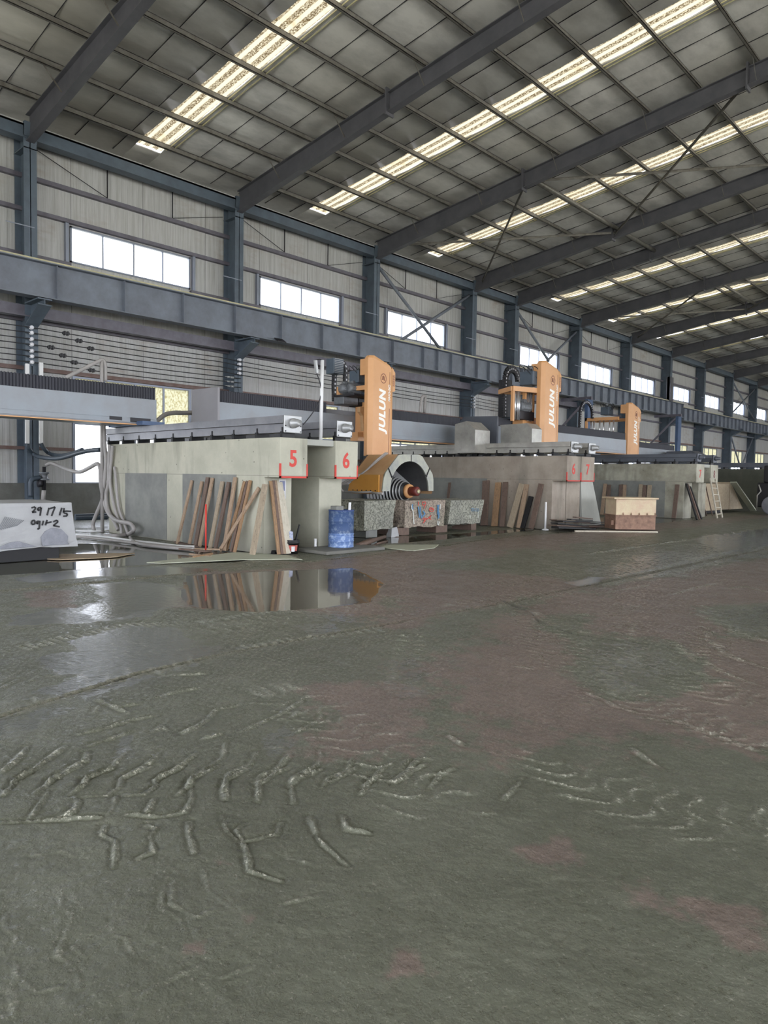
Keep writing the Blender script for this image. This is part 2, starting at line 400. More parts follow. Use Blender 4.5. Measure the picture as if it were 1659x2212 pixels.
def crv(pts, n=6):
    P = [Vector(p) for p in fl(pts)]; out = []
    for i in range(len(P)-1):
        a, b = P[i], P[i+1]; pa = P[max(i-1, 0)]; nb = P[min(i+2, len(P)-1)]
        for k in range(n):
            t = k/n; out.append(tuple(.5*((2*a)+(b-pa)*t+(2*pa-5*a+4*b-nb)*t*t+(3*a-pa-3*b+nb)*t**3)))
    return out+[tuple(P[-1])]
# tyre-lug scars traced on the mud, in photo positions of three views of the floor
SCARS_A = [[(0,1020),(70,965),(125,905)],[(50,1079),(60,1050),(150,1000),(220,950),(285,905)],[(200,1079),(215,1050),(300,1000),(370,965),(380,930)],[(365,1060),(370,1040),(480,1000),(540,930),(560,905)],
 [(515,1079),(525,1040),(640,980),(700,925)],[(665,1079),(675,1045),(760,1000),(850,935)],[(815,1079),(825,1040),(900,990),(965,950),(975,890)],[(970,1070),(990,1020),(1085,980),(1110,930)],[(1110,1070),(1130,1030),(1200,1000),(1250,940)],
 [(1250,1079),(1270,1040),(1350,1000),(1390,960),(1385,920)],[(1395,1079),(1420,1040),(1500,1010),(1525,950)],[(1560,1079),(1620,1030),(1659,990)],[(390,900),(480,870),(590,830)],[(800,850),(900,780),(930,745),(1060,715)],[(880,870),(960,850)],
 [(1040,840),(1150,790),(1200,770),(1300,710)],[(1270,850),(1380,790),(1390,770)],[(340,850),(440,830),(560,790),(680,770)],[(410,760),(430,730),(460,720)],[(500,730),(600,720)],[(640,700),(760,670),(880,650)],
 [(140,620),(170,600),(240,600),(270,570)],[(340,590),(375,610),(385,650)],[(460,590),(470,620),(500,640)],[(550,560),(565,600),(610,610)],[(650,560),(700,590)],[(740,530),(780,570)],[(815,505),(835,540),(860,550)],
 [(660,840),(700,815),(720,830)],[(790,840),(830,820)],[(1150,910),(1230,905)],[(1260,780),(1300,745)],[(0,660),(30,640),(80,620)],[(150,690),(170,710)],[(270,680),(320,665)],[(420,700),(560,760)],[(700,600),(900,590)]]
SCARS_B = [[(15,135),(55,90),(65,70),(130,30)],[(120,245),(165,185),(210,120)],[(200,240),(300,215),(330,180),(335,150)],[(370,135),(465,135),(520,90),(525,60),(650,10)],[(540,130),(620,130),(680,85),(670,65),(790,10)],[(765,135),(820,90),(825,65),(890,30),(950,5)],
 [(300,130),(365,85),(375,60),(500,10)],[(155,125),(220,70),(350,5)],[(465,215),(490,190),(500,140)],[(635,210),(650,180),(665,150)],[(540,215),(700,225),(800,205),(830,150),(825,100)],[(975,150),(970,100),(975,70),(1080,10)],[(1115,160),(1120,90),(1180,45),(1250,10)],
 [(1270,170),(1260,100),(1290,65),(1390,20)],[(1400,90),(1500,40),(1540,10)],[(1560,130),(1600,70),(1659,40)],[(0,250),(110,245),(270,235),(440,225)],[(455,260),(440,300),(500,330),(500,380),(490,440)],[(640,260),(675,275),(650,310),(665,370),(600,400)],
 [(650,400),(655,440),(700,480),(760,490),(745,530),(740,600),(850,660),(960,610)],[(820,250),(815,300),(840,380)],[(700,400),(720,430),(770,470)],[(960,220),(985,290),(1060,350),(1080,460),(1210,500)],[(710,520),(700,620),(780,670),(810,740)],
 [(255,520),(265,610),(310,640),(300,690),(250,820),(320,870),(345,960)],[(320,550),(330,590),(370,620)],[(510,560),(490,640),(490,735),(545,750),(590,840)],[(140,340),(155,390),(270,370),(320,395)],[(1210,340),(1250,400),(1370,430)],[(1340,230),(1380,330),(1500,430)],
 [(1480,220),(1500,280),(1600,300)],[(0,950),(50,970),(70,1090)],[(30,640),(20,700),(70,740),(30,840)],[(65,850),(75,910),(140,960),(160,980),(270,950)],[(320,780),(400,860)],[(880,450),(900,540),(990,610)],[(1060,250),(1020,280),(1050,330),(1200,300),(1220,250)],
 [(1700,90),(1780,30),(1840,0)],[(1860,100),(1900,50),(1960,20)],[(2180,150),(2260,60)],[(600,1000),(700,940),(880,860)],[(960,920),(1100,870)],[(1230,600),(1400,560)]]
SCARS_C = [[(870,790),(950,820),(1000,850),(1080,870)],[(910,770),(1000,800),(1060,830)],[(920,700),(1000,730),(1080,770)],[(900,630),(1000,650),(1060,670)],[(1230,655),(1300,690),(1400,720)],[(1070,1030),(1140,1080),(1210,1120)],[(30,1180),(100,1130),(150,1080)],[(280,980),(340,1020)],
 [(560,680),(640,690)],[(180,720),(240,700)],[(960,360),(1140,330)],[(1240,370),(1440,320)],[(1480,345),(1560,335),(1659,360)],[(830,580),(900,582)]]
RIBS = [((830,1100),[(95,540),(50,640),(35,720),(40,800)],(28,3),13),((830,1100),[(165,540),(145,640),(130,720),(135,810)],(22,2),14),((830,1100),[(1000,500),(1010,560),(1060,640),(1140,680)],(25,6),10),((830,1100),[(1070,490),(1065,560),(1090,640)],(22,3),10),
 ((830,1100),[(1385,410),(1370,480),(1400,560),(1500,640),(1659,690)],(28,8),20),((830,1100),[(1450,470),(1500,520),(1600,560),(1700,570)],(60,10),10),((830,1100),[(860,440),(870,600),(880,700)],(30,4),7),((830,1100),[(1000,290),(1200,250),(1400,200),(1650,150)],(30,-8),44),
 ((830,1100),[(950,330),(1150,290),(1300,260)],(28,5),18),((830,1100),[(1220,560),(1300,620),(1450,700),(1600,760)],(40,10),15),((830,1100),[(1240,900),(1400,960),(1600,1040)],(40,8),12),((830,1100),[(900,190),(1200,150),(1600,90)],(40,-6),30),
 ((0,1160),[(270,550),(740,485)],(25,8),9),((0,1160),[(120,350),(330,320),(550,300)],(22,5),13),((0,1160),[(100,480),(300,430),(560,380),(820,370)],(25,8),22),((0,1160),[(860,370),(1100,330),(1300,320)],(18,5),14),((0,1160),[(1000,480),(1300,440),(1659,400)],(24,7),16)]
def make_floor():
    rr = [.0]+list(np.linspace(.3, 1.5, 10))
    while rr[-1] < 22: rr.append(rr[-1]*1.0028)
    while rr[-1] < 150: rr.append(rr[-1]*1.03)
    R = np.array(rr)
    a0, a1 = TH-.62, TH+.62                  # fine part of the fan, left of +Y
    A = np.concatenate([np.arange(a0, a1, .0033), np.linspace(a1, a0+2*PI, 70)[:-1]])
    RR, AA = np.meshgrid(R, A, indexing='ij'); X = -RR*np.sin(AA); Y = RR*np.cos(AA)
    wet = np.zeros(X.shape); brown = np.zeros(X.shape); grit = np.zeros(X.shape); H = np.zeros(X.shape); ridge = np.zeros(X.shape)
    n1 = fbm(X, Y, .8, 5, 1); n2 = fbm(X, Y, 3.5, 4, 7)
    near = RR < 40
    puddles = [([(395,1243),(520,1236),(760,1226),(835,1262),(800,1300),(700,1312),(560,1322),(420,1312),(385,1280)], .06, 1),
               ([(-60,1190),(120,1172),(430,1176),(600,1196),(500,1215),(330,1218),(150,1232),(-60,1248)], .1, .95),
               ([(0,1248),(190,1228),(350,1222),(500,1232),(400,1240),(200,1246),(60,1262)], .1, .9),
               ([(175,1262),(300,1252),(400,1262),(420,1300),(300,1320),(230,1340),(180,1320),(220,1290)], .25, .88),
               ([(0,1330),(120,1318),(330,1310),(330,1326),(160,1348),(0,1356)], .25, .8),
               ([(110,1380),(280,1350),(400,1356),(420,1380),(300,1430),(150,1450),(60,1430)], .3, .75),
               ([(150,1470),(300,1425),(430,1400),(480,1396),(400,1440),(300,1470),(180,1500),(100,1490)], .3, .7),
               ([(0,1540),(90,1522),(180,1526),(160,1548),(0,1580)], .2, .6),
               ([(740,1150),(900,1158),(1150,1140),(1190,1142),(1060,1155),(880,1172),(760,1178)], .12, .95),
               ([(1250,1140),(1330,1142),(1500,1120),(1500,1112),(1380,1112),(1200,1122)], .15, .9),
               ([(1225,1258),(1262,1243),(1330,1246),(1300,1262),(1250,1268)], .15, .9),
               ([(1240,1240),(1400,1190),(1659,1150),(1720,1200),(1500,1235),(1320,1262)], .6, .56),
               ([(1500,1160),(1659,1140),(1720,1170),(1560,1210)], .4, .66),
               ([(830,1330),(900,1300),(960,1312),(880,1340)], .2, .5),
               ([(0,1870),(150,1885),(270,1900),(230,1990),(160,2050),(200,2080),(120,2110),(0,2080)], .3, .62),
               ([(320,2085),(450,2085),(440,2120),(380,2160),(310,2140)], .2, .62),
               ([(1290,1385),(1420,1390),(1470,1450),(1340,1500),(1280,1440)], .3, .52), ([(1530,1320),(1700,1300),(1700,1375),(1540,1375)], .3, .54), ([(1300,2000),(1500,2030),(1620,2100),(1500,2160),(1330,2120)], .3, .45),
               ([(640,1350),(720,1345),(740,1368),(650,1372)], .15, .6), ([(660,1320),(830,1325),(800,1345),(680,1340)], .15, .55), ([(260,1590),(300,1580),(290,1620),(240,1640)], .08, .6), ([(560,1590),(620,1560),(630,1610),(580,1640)], .08, .6),
               ([(250,1660),(340,1690),(300,1740),(200,1720)], .3, .35),
               ([(810,1435),(915,1415),(905,1500),(840,1505)], .15, .55)]
    for pl, sft, amt in puddles:
        d = inpoly(X, Y, fl(pl)); wet = np.maximum(wet, amt*sstep(-sft*.5, sft*.5, d+(n1-.5)*sft*2.4+(n2-.5)*sft*1.2))
    browns = [([(650,1215),(1100,1160),(1659,1110),(1800,1130),(1800,1160),(1659,1160),(1300,1250),(1100,1310),(860,1350),(840,1290)], .5, 1),
              ([(390,1236),(840,1222),(840,1330),(640,1318),(400,1310)], .3, .8),
              ([(1080,1310),(1300,1260),(1659,1180),(1900,1250),(1900,1700),(1659,1690),(1400,1640),(1150,1610),(1000,1500),(1040,1400)], .9, .8),
              ([(960,1420),(1150,1390),(1200,1540),(1040,1580),(930,1500)], .5, .6),
              ([(700,1490),(860,1480),(900,1530),(860,1600),(700,1620)], .4, .85), ([(1270,1600),(1659,1650),(1800,1760),(1500,1720),(1300,1670)], .4, .8),
              ([(1120,1820),(1240,1815),(1260,1870),(1140,1870)], .2, .9), ([(1440,1930),(1700,1930),(1700,2130),(1600,2100),(1500,2020)], .2, .95),
              ([(1320,1880),(1400,1900),(1560,2010),(1500,2020),(1380,1950)], .15, .8), ([(840,2060),(880,2050),(930,2110),(840,2110)], .12, .9),
              ([(45,1190),(250,1195),(200,1215),(60,1215)], .2, .6), ([(40,1275),(170,1272),(160,1310),(60,1310)], .2, .8),
              ([(30,1900),(60,1900),(60,1930),(25,1930)], .05, .9), ([(120,1870),(155,1870),(155,1910),(120,1905)], .05, .9), ([(60,1360),(100,1358),(95,1382),(50,1382)], .15, .8),
              ([(430,1860),(500,1830),(530,1870),(460,1880)], .1, .6), ([(380,2035),(440,2030),(450,2060),(400,2065)], .08, .7), ([(520,1970),(560,1965),(560,2000),(520,2000)], .08, .6)]
    for pl, sft, amt in browns:
        d = inpoly(X, Y, fl(pl)); brown = np.maximum(brown, amt*sstep(-sft, sft, d+(n1-.5)*sft*3))
    for pl, sft, amt in [([(880,1225),(1100,1196),(1400,1150),(1659,1118),(1800,1120),(1800,1185),(1600,1212),(1400,1240),(1250,1258),(1000,1235)], .5, .9), ([(1270,1380),(1450,1385),(1490,1470),(1340,1510),(1270,1450)], .35, .8), ([(1520,1310),(1700,1300),(1700,1385),(1540,1380)], .3, .8), ([(1180,1330),(1260,1330),(1250,1360),(1190,1360)], .2, .6)]:
        d = inpoly(X, Y, fl(pl)); brown *= 1-amt*sstep(-sft, sft, d+(n1-.5)*sft*3)
    # tyre tracks: (centre line, width, lug pitch, lug height, slant)
    tracks = [([(-100,1470),(150,1420),(420,1370),(850,1290)], .5, .15, .007, .6), ([(-100,1360),(150,1345),(350,1318)], .35, .16, .008, .6),
              ([(1350,1310),(1310,1390),(1330,1470),(1420,1530),(1659,1600)], .45, .12, .007, .35), ([(1140,1330),(1200,1400),(1290,1480),(1400,1570)], .5, .13, .007, .3),
              ([(1659,1360),(1560,1370),(1500,1400),(1480,1450),(1560,1500),(1700,1530)], .55, .12, .009, .3), ([(1000,1310),(1250,1270),(1500,1215),(1720,1180)], .6, .16, .008, .4),
              ([(1100,1265),(1300,1225),(1500,1180),(1720,1150)], .7, .17, .008, -.4), ([(600,1500),(760,1580),(900,1700),(1000,1850)], .5, .2, .006, .5),
              ([(1180,1620),(1300,1700),(1480,1760),(1700,1800)], .5, .15, .006, .4)]
    n3 = fbm(X, Y, 28, 2, 51)
    wob = (fbm(X, Y, 2.2, 3, 21)-.5)
    for pl, wd, pitch, h, sl in tracks:
        D, S, T = seg(X, Y, crv(pl)); m = sstep(wd/2+.05, wd/2-.04, D+wob*.12)
        if not m.any(): continue
        q = (S+np.abs(T)*sl*.9+wob*.10+np.where(T > 0, pitch/2, 0)+.05*np.sin(T/wd*9))/pitch
        ph = np.abs(q-np.round(q))*pitch
        keep = sstep(.36, .46, fbm(X, Y, 1.7, 2, 33+int(wd*100)))
        lug = np.exp(-((ph+(n3-.5)*.03)/(.012 if pitch > .2 else .012))**2)*m*keep*(.35+1.3*n3)
        H += 1.3*h*lug*(.5+1.0*n2)-h*.35*m*keep; ridge = np.maximum(ridge, lug)
    fX, fY = X.ravel(), Y.ravel(); fH, fR, fn = H.ravel(), ridge.ravel(), n3.ravel(); fw_ = fbm(X, Y, 9, 2, 77).ravel(); fr = RR.ravel()
    def scar(pts, h=.010, k=1.0):
        P = np.array(pts); lo = P.min(0)-.12; hi = P.max(0)+.12
        ix = np.nonzero((fX > lo[0]) & (fX < hi[0]) & (fY > lo[1]) & (fY < hi[1]))[0]
        if not len(ix): return
        D, S, T = seg(fX[ix], fY[ix], [tuple(p) for p in pts]); sg = np.maximum(.0055, .0024*fr[ix])*k; u_ = S/max(S.max(), 1e-6); tap = np.clip(np.minimum(u_, 1-u_)*6+.25, 0, 1)
        D = np.abs(T)*0+D+(fn[ix]-.5)*.012+(fw_[ix]-.5)*.02
        b = np.exp(-(D/sg)**2)*(.0+2.0*fn[ix])*tap; fH[ix] += h*b; fH[ix] -= h*.5*np.exp(-((D-2.6*sg)/sg)**2); fR[ix] = np.maximum(fR[ix], np.clip(b*1.3, 0, 1)*min(1, h*110))
    for y0, lines in ((1160, SCARS_A), (1650, SCARS_B)):
        for ln in lines: scar(fl([(x*.5, y0+y*.5) for x, y in ln]), .010 if y0+ln[0][1]*.5 < 1800 else .003)
    for ln in SCARS_C: scar(fl([(830+x*.5, 1100+y*.5) for x, y in ln]), .010)
    for (ox, oy), c, (hx, hy), n in RIBS:
        C_l = [0.]
        for a, b in zip(c[:-1], c[1:]): C_l.append(C_l[-1]+math.hypot(b[0]-a[0], b[1]-a[1]))
        for q in range(n):
            u = C_l[-1]*(q+.5)/n; i_ = max(i for i in range(len(C_l)-1) if C_l[i] <= u); t_ = (u-C_l[i_])/(C_l[i_+1]-C_l[i_])
            x = c[i_][0]+(c[i_+1][0]-c[i_][0])*t_; y = c[i_][1]+(c[i_+1][1]-c[i_][1])*t_; e = random.uniform(.6, 1.2)
            scar(fl([(ox+(x-hx*e)*.5, oy+(y-hy*e)*.5), (ox+x*.5, oy+(y+random.uniform(-1.5, 1.5))*.5), (ox+(x+hx*e)*.5, oy+(y+hy*e)*.5)]), .009, .9)
    H = fH.reshape(X.shape); ridge = fR.reshape(X.shape)
    H += (n1-.5)*.022+(n2-.5)*.010+(n3-.5)*.004*sstep(14, 6, RR)
    # long scrape lines in the far brown strip
    H += sstep(9, 14, RR)*.004*np.sin((X*1.0+Y*.35)*22+n1*8)*(1-wet)
    JN = (([(-9.6,-5),(-9.54,3.14),(-9.43,5.83),(-9.41,7.65),(-9.49,10.49),(-10.1,14.35),(-10.3,22),(-10.2,60)], 1), ([(-4.5,-5),(-4.63,1.51),(-4.95,2.6),(-5.0,3.76),(-4.89,5.21),(-4.79,7.33),(-4.7,20)], .55))
    for xs, amp in JN:
        D, S, T = seg(X, Y, xs); D = D+(n2-.5)*.06
        g = np.exp(-(D/.06)**2)*amp; grit = np.maximum(grit, g*.9); H += -.018*np.exp(-(D/.018)**2)*amp+g*(n2-.45)*.03
        wet *= 1-.8*g
    D, S, T = seg(X, Y, fl([(1085,1296),(1150,1325),(1165,1345),(1240,1370),(1400,1392)])); cr_ = np.exp(-((D+(n2-.5)*.05)/.015)**2); H -= .012*cr_
    crack = np.maximum(cr_, 0)
    H = H*(1-np.clip(wet*1.25, 0, 1))-.006*wet
    for xs, amp in JN:
        D, S, T = seg(X, Y, xs); Dd = np.abs(D+(n2-.5)*.05); crack = np.maximum(crack, np.exp(-(Dd/np.maximum(.016, .0030*RR))**2)*min(1, amp*1.5)*(.5+n3)); H -= .02*np.exp(-(D/.02)**2)*amp; H += .012*np.exp(-((D-.035)/.02)**2)*n3*amp; H += .012*np.exp(-((D-.06)/.03)**2)*(n3-.4)*amp
    H *= sstep(60, 25, RR)
    nr, na = X.shape
    vs = np.stack([X, Y, H], -1).reshape(-1, 3)
    i = np.arange(nr-1)[:, None]; j = np.arange(na)[None, :]; jn = (j+1) % na
    q = np.stack([i*na+j, (i+1)*na+j, (i+1)*na+jn, i*na+jn], -1).reshape(-1, 4)
    me = bpy.data.meshes.new('floor'); me.vertices.add(len(vs)); me.vertices.foreach_set('co', vs.ravel())
    me.loops.add(q.size); me.loops.foreach_set('vertex_index', q.ravel().astype(np.int32)); me.polygons.add(len(q))
    me.polygons.foreach_set('loop_start', np.arange(0, q.size, 4, dtype=np.int32)); me.polygons.foreach_set('use_smooth', np.ones(len(q), bool))
    me.update(calc_edges=True)
    for nm, a in (('wet', wet), ('brown', brown), ('grit', grit), ('ridge', ridge), ('crack', crack)):
        at_ = me.attributes.new(nm, 'FLOAT', 'POINT'); at_.data.foreach_set('value', a.astype(np.float32).ravel())
    me.materials.append(MT['floor']); o = bpy.data.objects.new('floor', me); COL.objects.link(o)
    # the normals must point up
    if me.polygons[len(q)//2].normal.z < 0: me.flip_normals()
    tag(o, 'wet grey-green and brown concrete floor with tyre tracks and puddles', 'floor', kind='structure')
make_floor()

def struct(mb, name, mat, label, **k):
    o = mb.build(name, mat, **k); tag(o, label, None, kind='structure'); return o
o = MB().box((XR, -60, -.2), (70, 160, .03)).box((-60, -70, -.2), (XR, YN-.2, .03)).build('ground', 'ground'); tag(o, 'unseen pale yard added outside the open side to bounce light in', kind='structure')  # added out of view, pale so it bounces daylight up to the roof
# ---- window openings
UPW, LOW = [], []
for a, b in zip(CY_[:-1], CY_[1:]):
    if b-a < 6: continue
    UPW.append((a+1.46, a+5.78)); LOW.append((a+1.5, a+5.82))
# wall sheet with real openings: strips between
mb = MB(); ztop = 12.2
edges = sorted(set([YN]+[v for p in UPW for v in p]+[YF]))
x0, x1 = XW-.06, XW
def wallstrip(y0, y1, z0, z1): mb.box((x0, y0, z0), (x1, y1, z1))
wallstrip(YN, YF, 9.32, ztop); wallstrip(YN, YF, 4.58, 8.18)
prev = YN
for (a, b) in UPW: wallstrip(prev, a, 8.18, 9.32); prev = b
wallstrip(prev, YF, 8.18, 9.32); prev = YN
for (a, b) in LOW: wallstrip(prev, a, 1.12, 4.58); prev = b
wallstrip(prev, YF, 1.12, 4.58)
struct(mb, 'wall_left', 'wall', 'ribbed pale grey sheet metal wall behind the steel columns')
struct(MB().box((XW-.15, YN, 0), (XW+.1, YF, 1.14)), 'baseboard_left', 'plinth', 'stained low concrete plinth at the foot of the sheet wall')
struct(MB().box((XW-.2, YN-.2, 8.6), (XR, YN, 14.5)).box((XW-.2, YN-.2, 0), (-20, YN, 8.6)), 'wall_near', 'wall', 'sheet metal gable wall behind the viewer')  # unseen wall, given a wide opening to light faces turned this way
struct(MB().box((XW-.2, YF, 0), (XR, YF+.2, 14.5)), 'wall_far', 'wall', 'sheet metal gable wall at the far end of the hall')
struct(MB().box((XR, YN, 8.6), (XR+.1, YF, 12.2)), 'wall_right', 'wall', 'sheet wall above the unseen side left open for daylight')  # lower part left out so sky light reaches the hall; opening is invented
wn = 0
for k, (a, b) in enumerate(UPW):
    wn += 1; z0, z1 = 8.18, 9.32
    f = MB()
    for zz in (z0, z1-.05): f.box((XW-.06, a, zz), (XW+.05, b, zz+.05))
    for yy in (a, b-.06): f.box((XW-.06, yy, z0), (XW+.05, yy+.06, z1))
    for q in (.25, .5, .75): f.box((XW-.04, a+(b-a)*q-.025, z0), (XW+.03, a+(b-a)*q+.025, z1))
    o = struct(f, 'window_%d' % wn, 'alu', 'upper strip window of four panes, %s from the left' % ORD[k])
    g = MB().box((XW-.025, a+.05, z0+.04), (XW-.02, b-.05, z1-.04)).build('glass', 'glass', o)
for k, (a, b) in enumerate(LOW):
    wn += 1; z0, z1 = 1.12, 4.58
    f = MB()
    for zz in (z0, 3.05, z1-.05): f.box((XW-.06, a, zz), (XW+.05, b, zz+.06))
    for yy in (a, b-.08): f.box((XW-.06, yy, z0), (XW+.06, yy+.08, z1))
    for q in (.25, .5, .75): f.box((XW-.04, a+(b-a)*q-.03, z0), (XW+.03, a+(b-a)*q+.03, z1))
    o = struct(f, 'window_%d' % wn, 'alu', 'tall lower window of dirty panes, %s from the left' % ORD[k])
    MB().box((XW-.025, a+.05, z0+.05), (XW-.02, b-.05, 3.05)).build('glass', 'glass', o)
    MB().box((XW-.025, a+.05, 3.1), (XW-.02, b-.05, z1-.04)).build('dirty_glass', 'dglass', o)
# ---- girts along the wall
tn = 0
for z, h in ((11.5, .12), (10.42, .13), (9.43, .12), (8.1, .1), (6.13, .12), (4.66, .12), (2.22, .1)):
    tn += 1
    if z < 4.6 or z in (8.1,):
        m = MB(); prev = YN
        for a, b in (LOW if z < 4 else UPW): m.box((XW, prev, z-h/2), (XW+.14, a, z+h/2)); prev = b
        m.box((XW, prev, z-h/2), (XW+.14, YF, z+h/2))
    else: m = MB().box((XW, YN, z-h/2), (XW+.16, YF, z+h/2))
    struct(m, 'trim_%d' % tn, 'tie' if z > 5 else 'girt', 'horizontal wall girt at %.1f metres' % z)
m = MB()
for a, b in UPW:
    for y in (a-.12, b+.12): m.box((XW, y-.05, 8.1), (XW+.12, y+.05, 9.5))
tn += 1; struct(m, 'trim_%d' % tn, 'alu', 'vertical jamb girts beside the upper windows')
# eaves gutter beam
tn += 1; struct(MB().box((XC-.35, YN, 11.62), (XC+.0, YF, 11.68)).box((XC-.05, YN, 11.3), (XC, YF, 11.68)).box((XC-.35, YN, 11.28), (XC+.02, YF, 11.33)), 'trim_%d' % tn, 'steel', 'long steel eaves strut joining the column heads')
# ---- roof: sheets sagging between purlins, with gaps for the skylights
PX = [-21.6+1.63*k for k in range(0, 14)]
PX = [x for x in PX if x < -.2]
roofx = []
def roof_sheet():
    m = MB(); skys = []
    for a, b in zip(CY_[:-1], CY_[1:]):
        if b-a > 6: skys.append((a+3.2, a+4.1))
    skys.insert(0, (CY_[0]-4.2, CY_[0]-3.3))
    xs = [XW-.4]
    xb = [XW-.4]+PX+[0]
    prof = []
    for i in range(len(xb)-1):
        for k in range(6):
            t = k/6; x = xb[i]+(xb[i+1]-xb[i])*t; prof.append((x, zp(x)+.23-.045*math.sin(PI*t)))
    prof.append((0, zp(0)+.23)); left = prof
    def strip(y0, y1, pr):
        n = len(pr); vs = [(x, y0, z) for x, z in pr]+[(x, y1, z) for x, z in pr]
        m.add(vs, [(i, i+1, n+i+1, n+i) for i in range(n-1)], True)
    prev = YN
    for a, b in skys: strip(prev, a, left); prev = b
    strip(prev, YF, left)
    for a, b in skys:                       # closed part near the eaves, beyond the skylight's start
        strip(a, b, [p for p in left if p[0] < -21.95])
        strip(a, b, [p for p in left if p[0] > -1.2])
    right = [(0, zp(0)+.23), (XR+.3, zp(XR)+.23)]
    strip(YN, YF, right)
    o = struct(m, 'ceiling', 'roof', 'dull silver underside of the insulated metal roof'); 
    sd = o.modifiers.new('thick', 'SOLIDIFY'); sd.thickness = .05; sd.offset = 1
    return skys, left
skys, left = roof_sheet()
for k, (a, b) in enumerate(skys):
    wn += 1; m = MB(); ny = 19; pr = [(x, z+.05) for x, z in [(p[0], zp(p[0])+.23) for p in left] if (-22.0 if k == 1 else -22.3) < x < -1.1]
    vs = []
    for j in range(ny):
        y = a-.02+(b-a+.04)*j/(ny-1)
        for x, z in pr: vs.append((x, y, z+(.02 if j % 3 == 1 else 0)))
    n = len(pr); m.add(vs, [(j*n+i, j*n+i+1, (j+1)*n+i+1, (j+1)*n+i) for j in range(ny-1) for i in range(n-1)], False)
    o = struct(m, 'window_%d' % wn, 'sky', 'yellowed translucent roof light strip, %s from the left' % ORD[k])
    s = MB()
    for y in (b+.01, b+.16): s.bar((-21.9, y, zp(-21.9)+.16), (-1.2, y, zp(-1.2)+.16), .02, .03)
    s.build('flashing', 'railtop', o)
# seams of the roof sheets
m = MB()
y = YN
while y < 75:
    y += 1.23
    if any(a-.3 < y < b+.3 for a, b in skys): continue
    m.bar((-22.9, y, zp(-22.9)+.185), (-.2, y, zp(-.2)+.185), .012, .02)
tn += 1; struct(m, 'trim_%d' % tn, 'darkm', 'thin dark seams running up the roof sheets')

# ---- steel frame: columns, rafters, purlins
def i_section_col(m, y, z0, z1, fwid=.37, x0=XW+.02, x1=XC):
    m.box((x1-.025, y-fwid/2, z0), (x1, y+fwid/2, z1)); m.box((x0, y-fwid/2, z0), (x0+.025, y+fwid/2, z1)); m.box((x0, y-.012, z0), (x1, y+.012, z1))
for k, y in enumerate(CY_[1:-1]):
    place = 'at the left edge of the photo' if k == 0 else '%s column from the left' % ORD[k]
    t = thing('steel_column', 'blue-grey H-section steel wall column, '+place, 'column', (XC-.35, y, 0), 'wall columns')
    m = MB(); i_section_col(m, y, 0, 11.75); m.build('shaft', 'steel', t)
    m = MB(); m.prism([(XC, 5.85), (XC+.35, 6.08), (XC+1.0, 6.32), (XC+1.0, 6.47), (XC, 6.47)], 1, y-.012, y+.012)
    m.box((XC, y-.2, 6.45), (XC+1.02, y+.2, 6.49))
    m.add([(XC, y-.19, 5.83), (XC, y+.19, 5.83), (XC+1.0, y+.19, 6.3), (XC+1.0, y-.19, 6.3), (XC, y-.19, 5.86), (XC, y+.19, 5.86), (XC+1.0, y+.19, 6.33), (XC+1.0, y-.19, 6.33)],
          [(0,3,2,1),(4,5,6,7),(0,1,5,4),(1,2,6,5),(2,3,7,6),(3,0,4,7)])
    m.build('crane_bracket', 'steel', t)
    m = MB()
    m.box((XW, y-.19, 11.0), (XC, y+.19, 11.03)); m.bar((XW+.4, y+.05, 11.5), (XW+.75, y+.9, 11.62), .02, .05)
    m.bar((XC-.04, y+.02, 11.2), (XC+.05, y+.02, 11.75), .38, .03, (1, 0, 0)); m.build('head_plate', 'steel', t)
    MB().box((XC, y-.7, 8.72), (XC+.02, y+.1, 8.75)).build('stay_angle', 'alu', t)
for k, y in enumerate(CY_):
    xl = XC
    t = thing('roof_rafter', 'dark grey tapered steel roof rafter, %s frame from the left' % ORD[k], 'rafter', (XC, y, 11.2), 'roof rafters')
    m = MB(); X0, X1 = XC, -.05
    zt0, zt1 = zp(X0)-.01, zp(X1)-.01
    dl = lambda x: .74-.22*min(1, (x-X0)/9)
    xs = [X0, X0+4.5, X0+9, X1]
    top = [(x, zp(x)-.01) for x in xs]; bot = [(x, zp(x)-.01-dl(x)) for x in xs]
    m.prism(top+bot[::-1], 1, y-.008, y+.008)
    for ln in (top, bot):
        for (ax, az), (bx, bz) in zip(ln[:-1], ln[1:]): m.bar((ax, y, az), (bx, y, bz), .24, .022)
    m.build('beam', 'rafter', t)
    for x in (-14.9, -7.2): MB().box((x-.012, y-.17, zp(x)-.66), (x+.04, y+.17, zp(x)+.12)).build('splice_plate', 'rafter', t)
    for i, x in enumerate(PX):
        if i % 2 == 1:
            for s in (-1, 1): MB().bar((x, y+s*.09, zp(x)-.52), (x, y+s*.62, zp(x)+.08), .045, .006, (1, 0, 0)).build('fly_brace', 'purlin', t)
for k, x in enumerate(PX):
    m = MB(); z = zp(x)
    m.box((x-.012, YN+.2, z), (x, YF-.2, z+.19)); m.box((x-.012, YN+.2, z), (x+.07, YF-.2, z+.014)); m.box((x-.08, YN+.2, z+.176), (x, YF-.2, z+.19)); m.box((x+.058, YN+.2, z), (x+.07, YF-.2, z+.03))
    o = m.build('roof_purlin', 'purlin'); tag(o, 'long galvanised roof purlin, %s up from the eaves' % ORD[k], 'purlin', 'roof purlins')
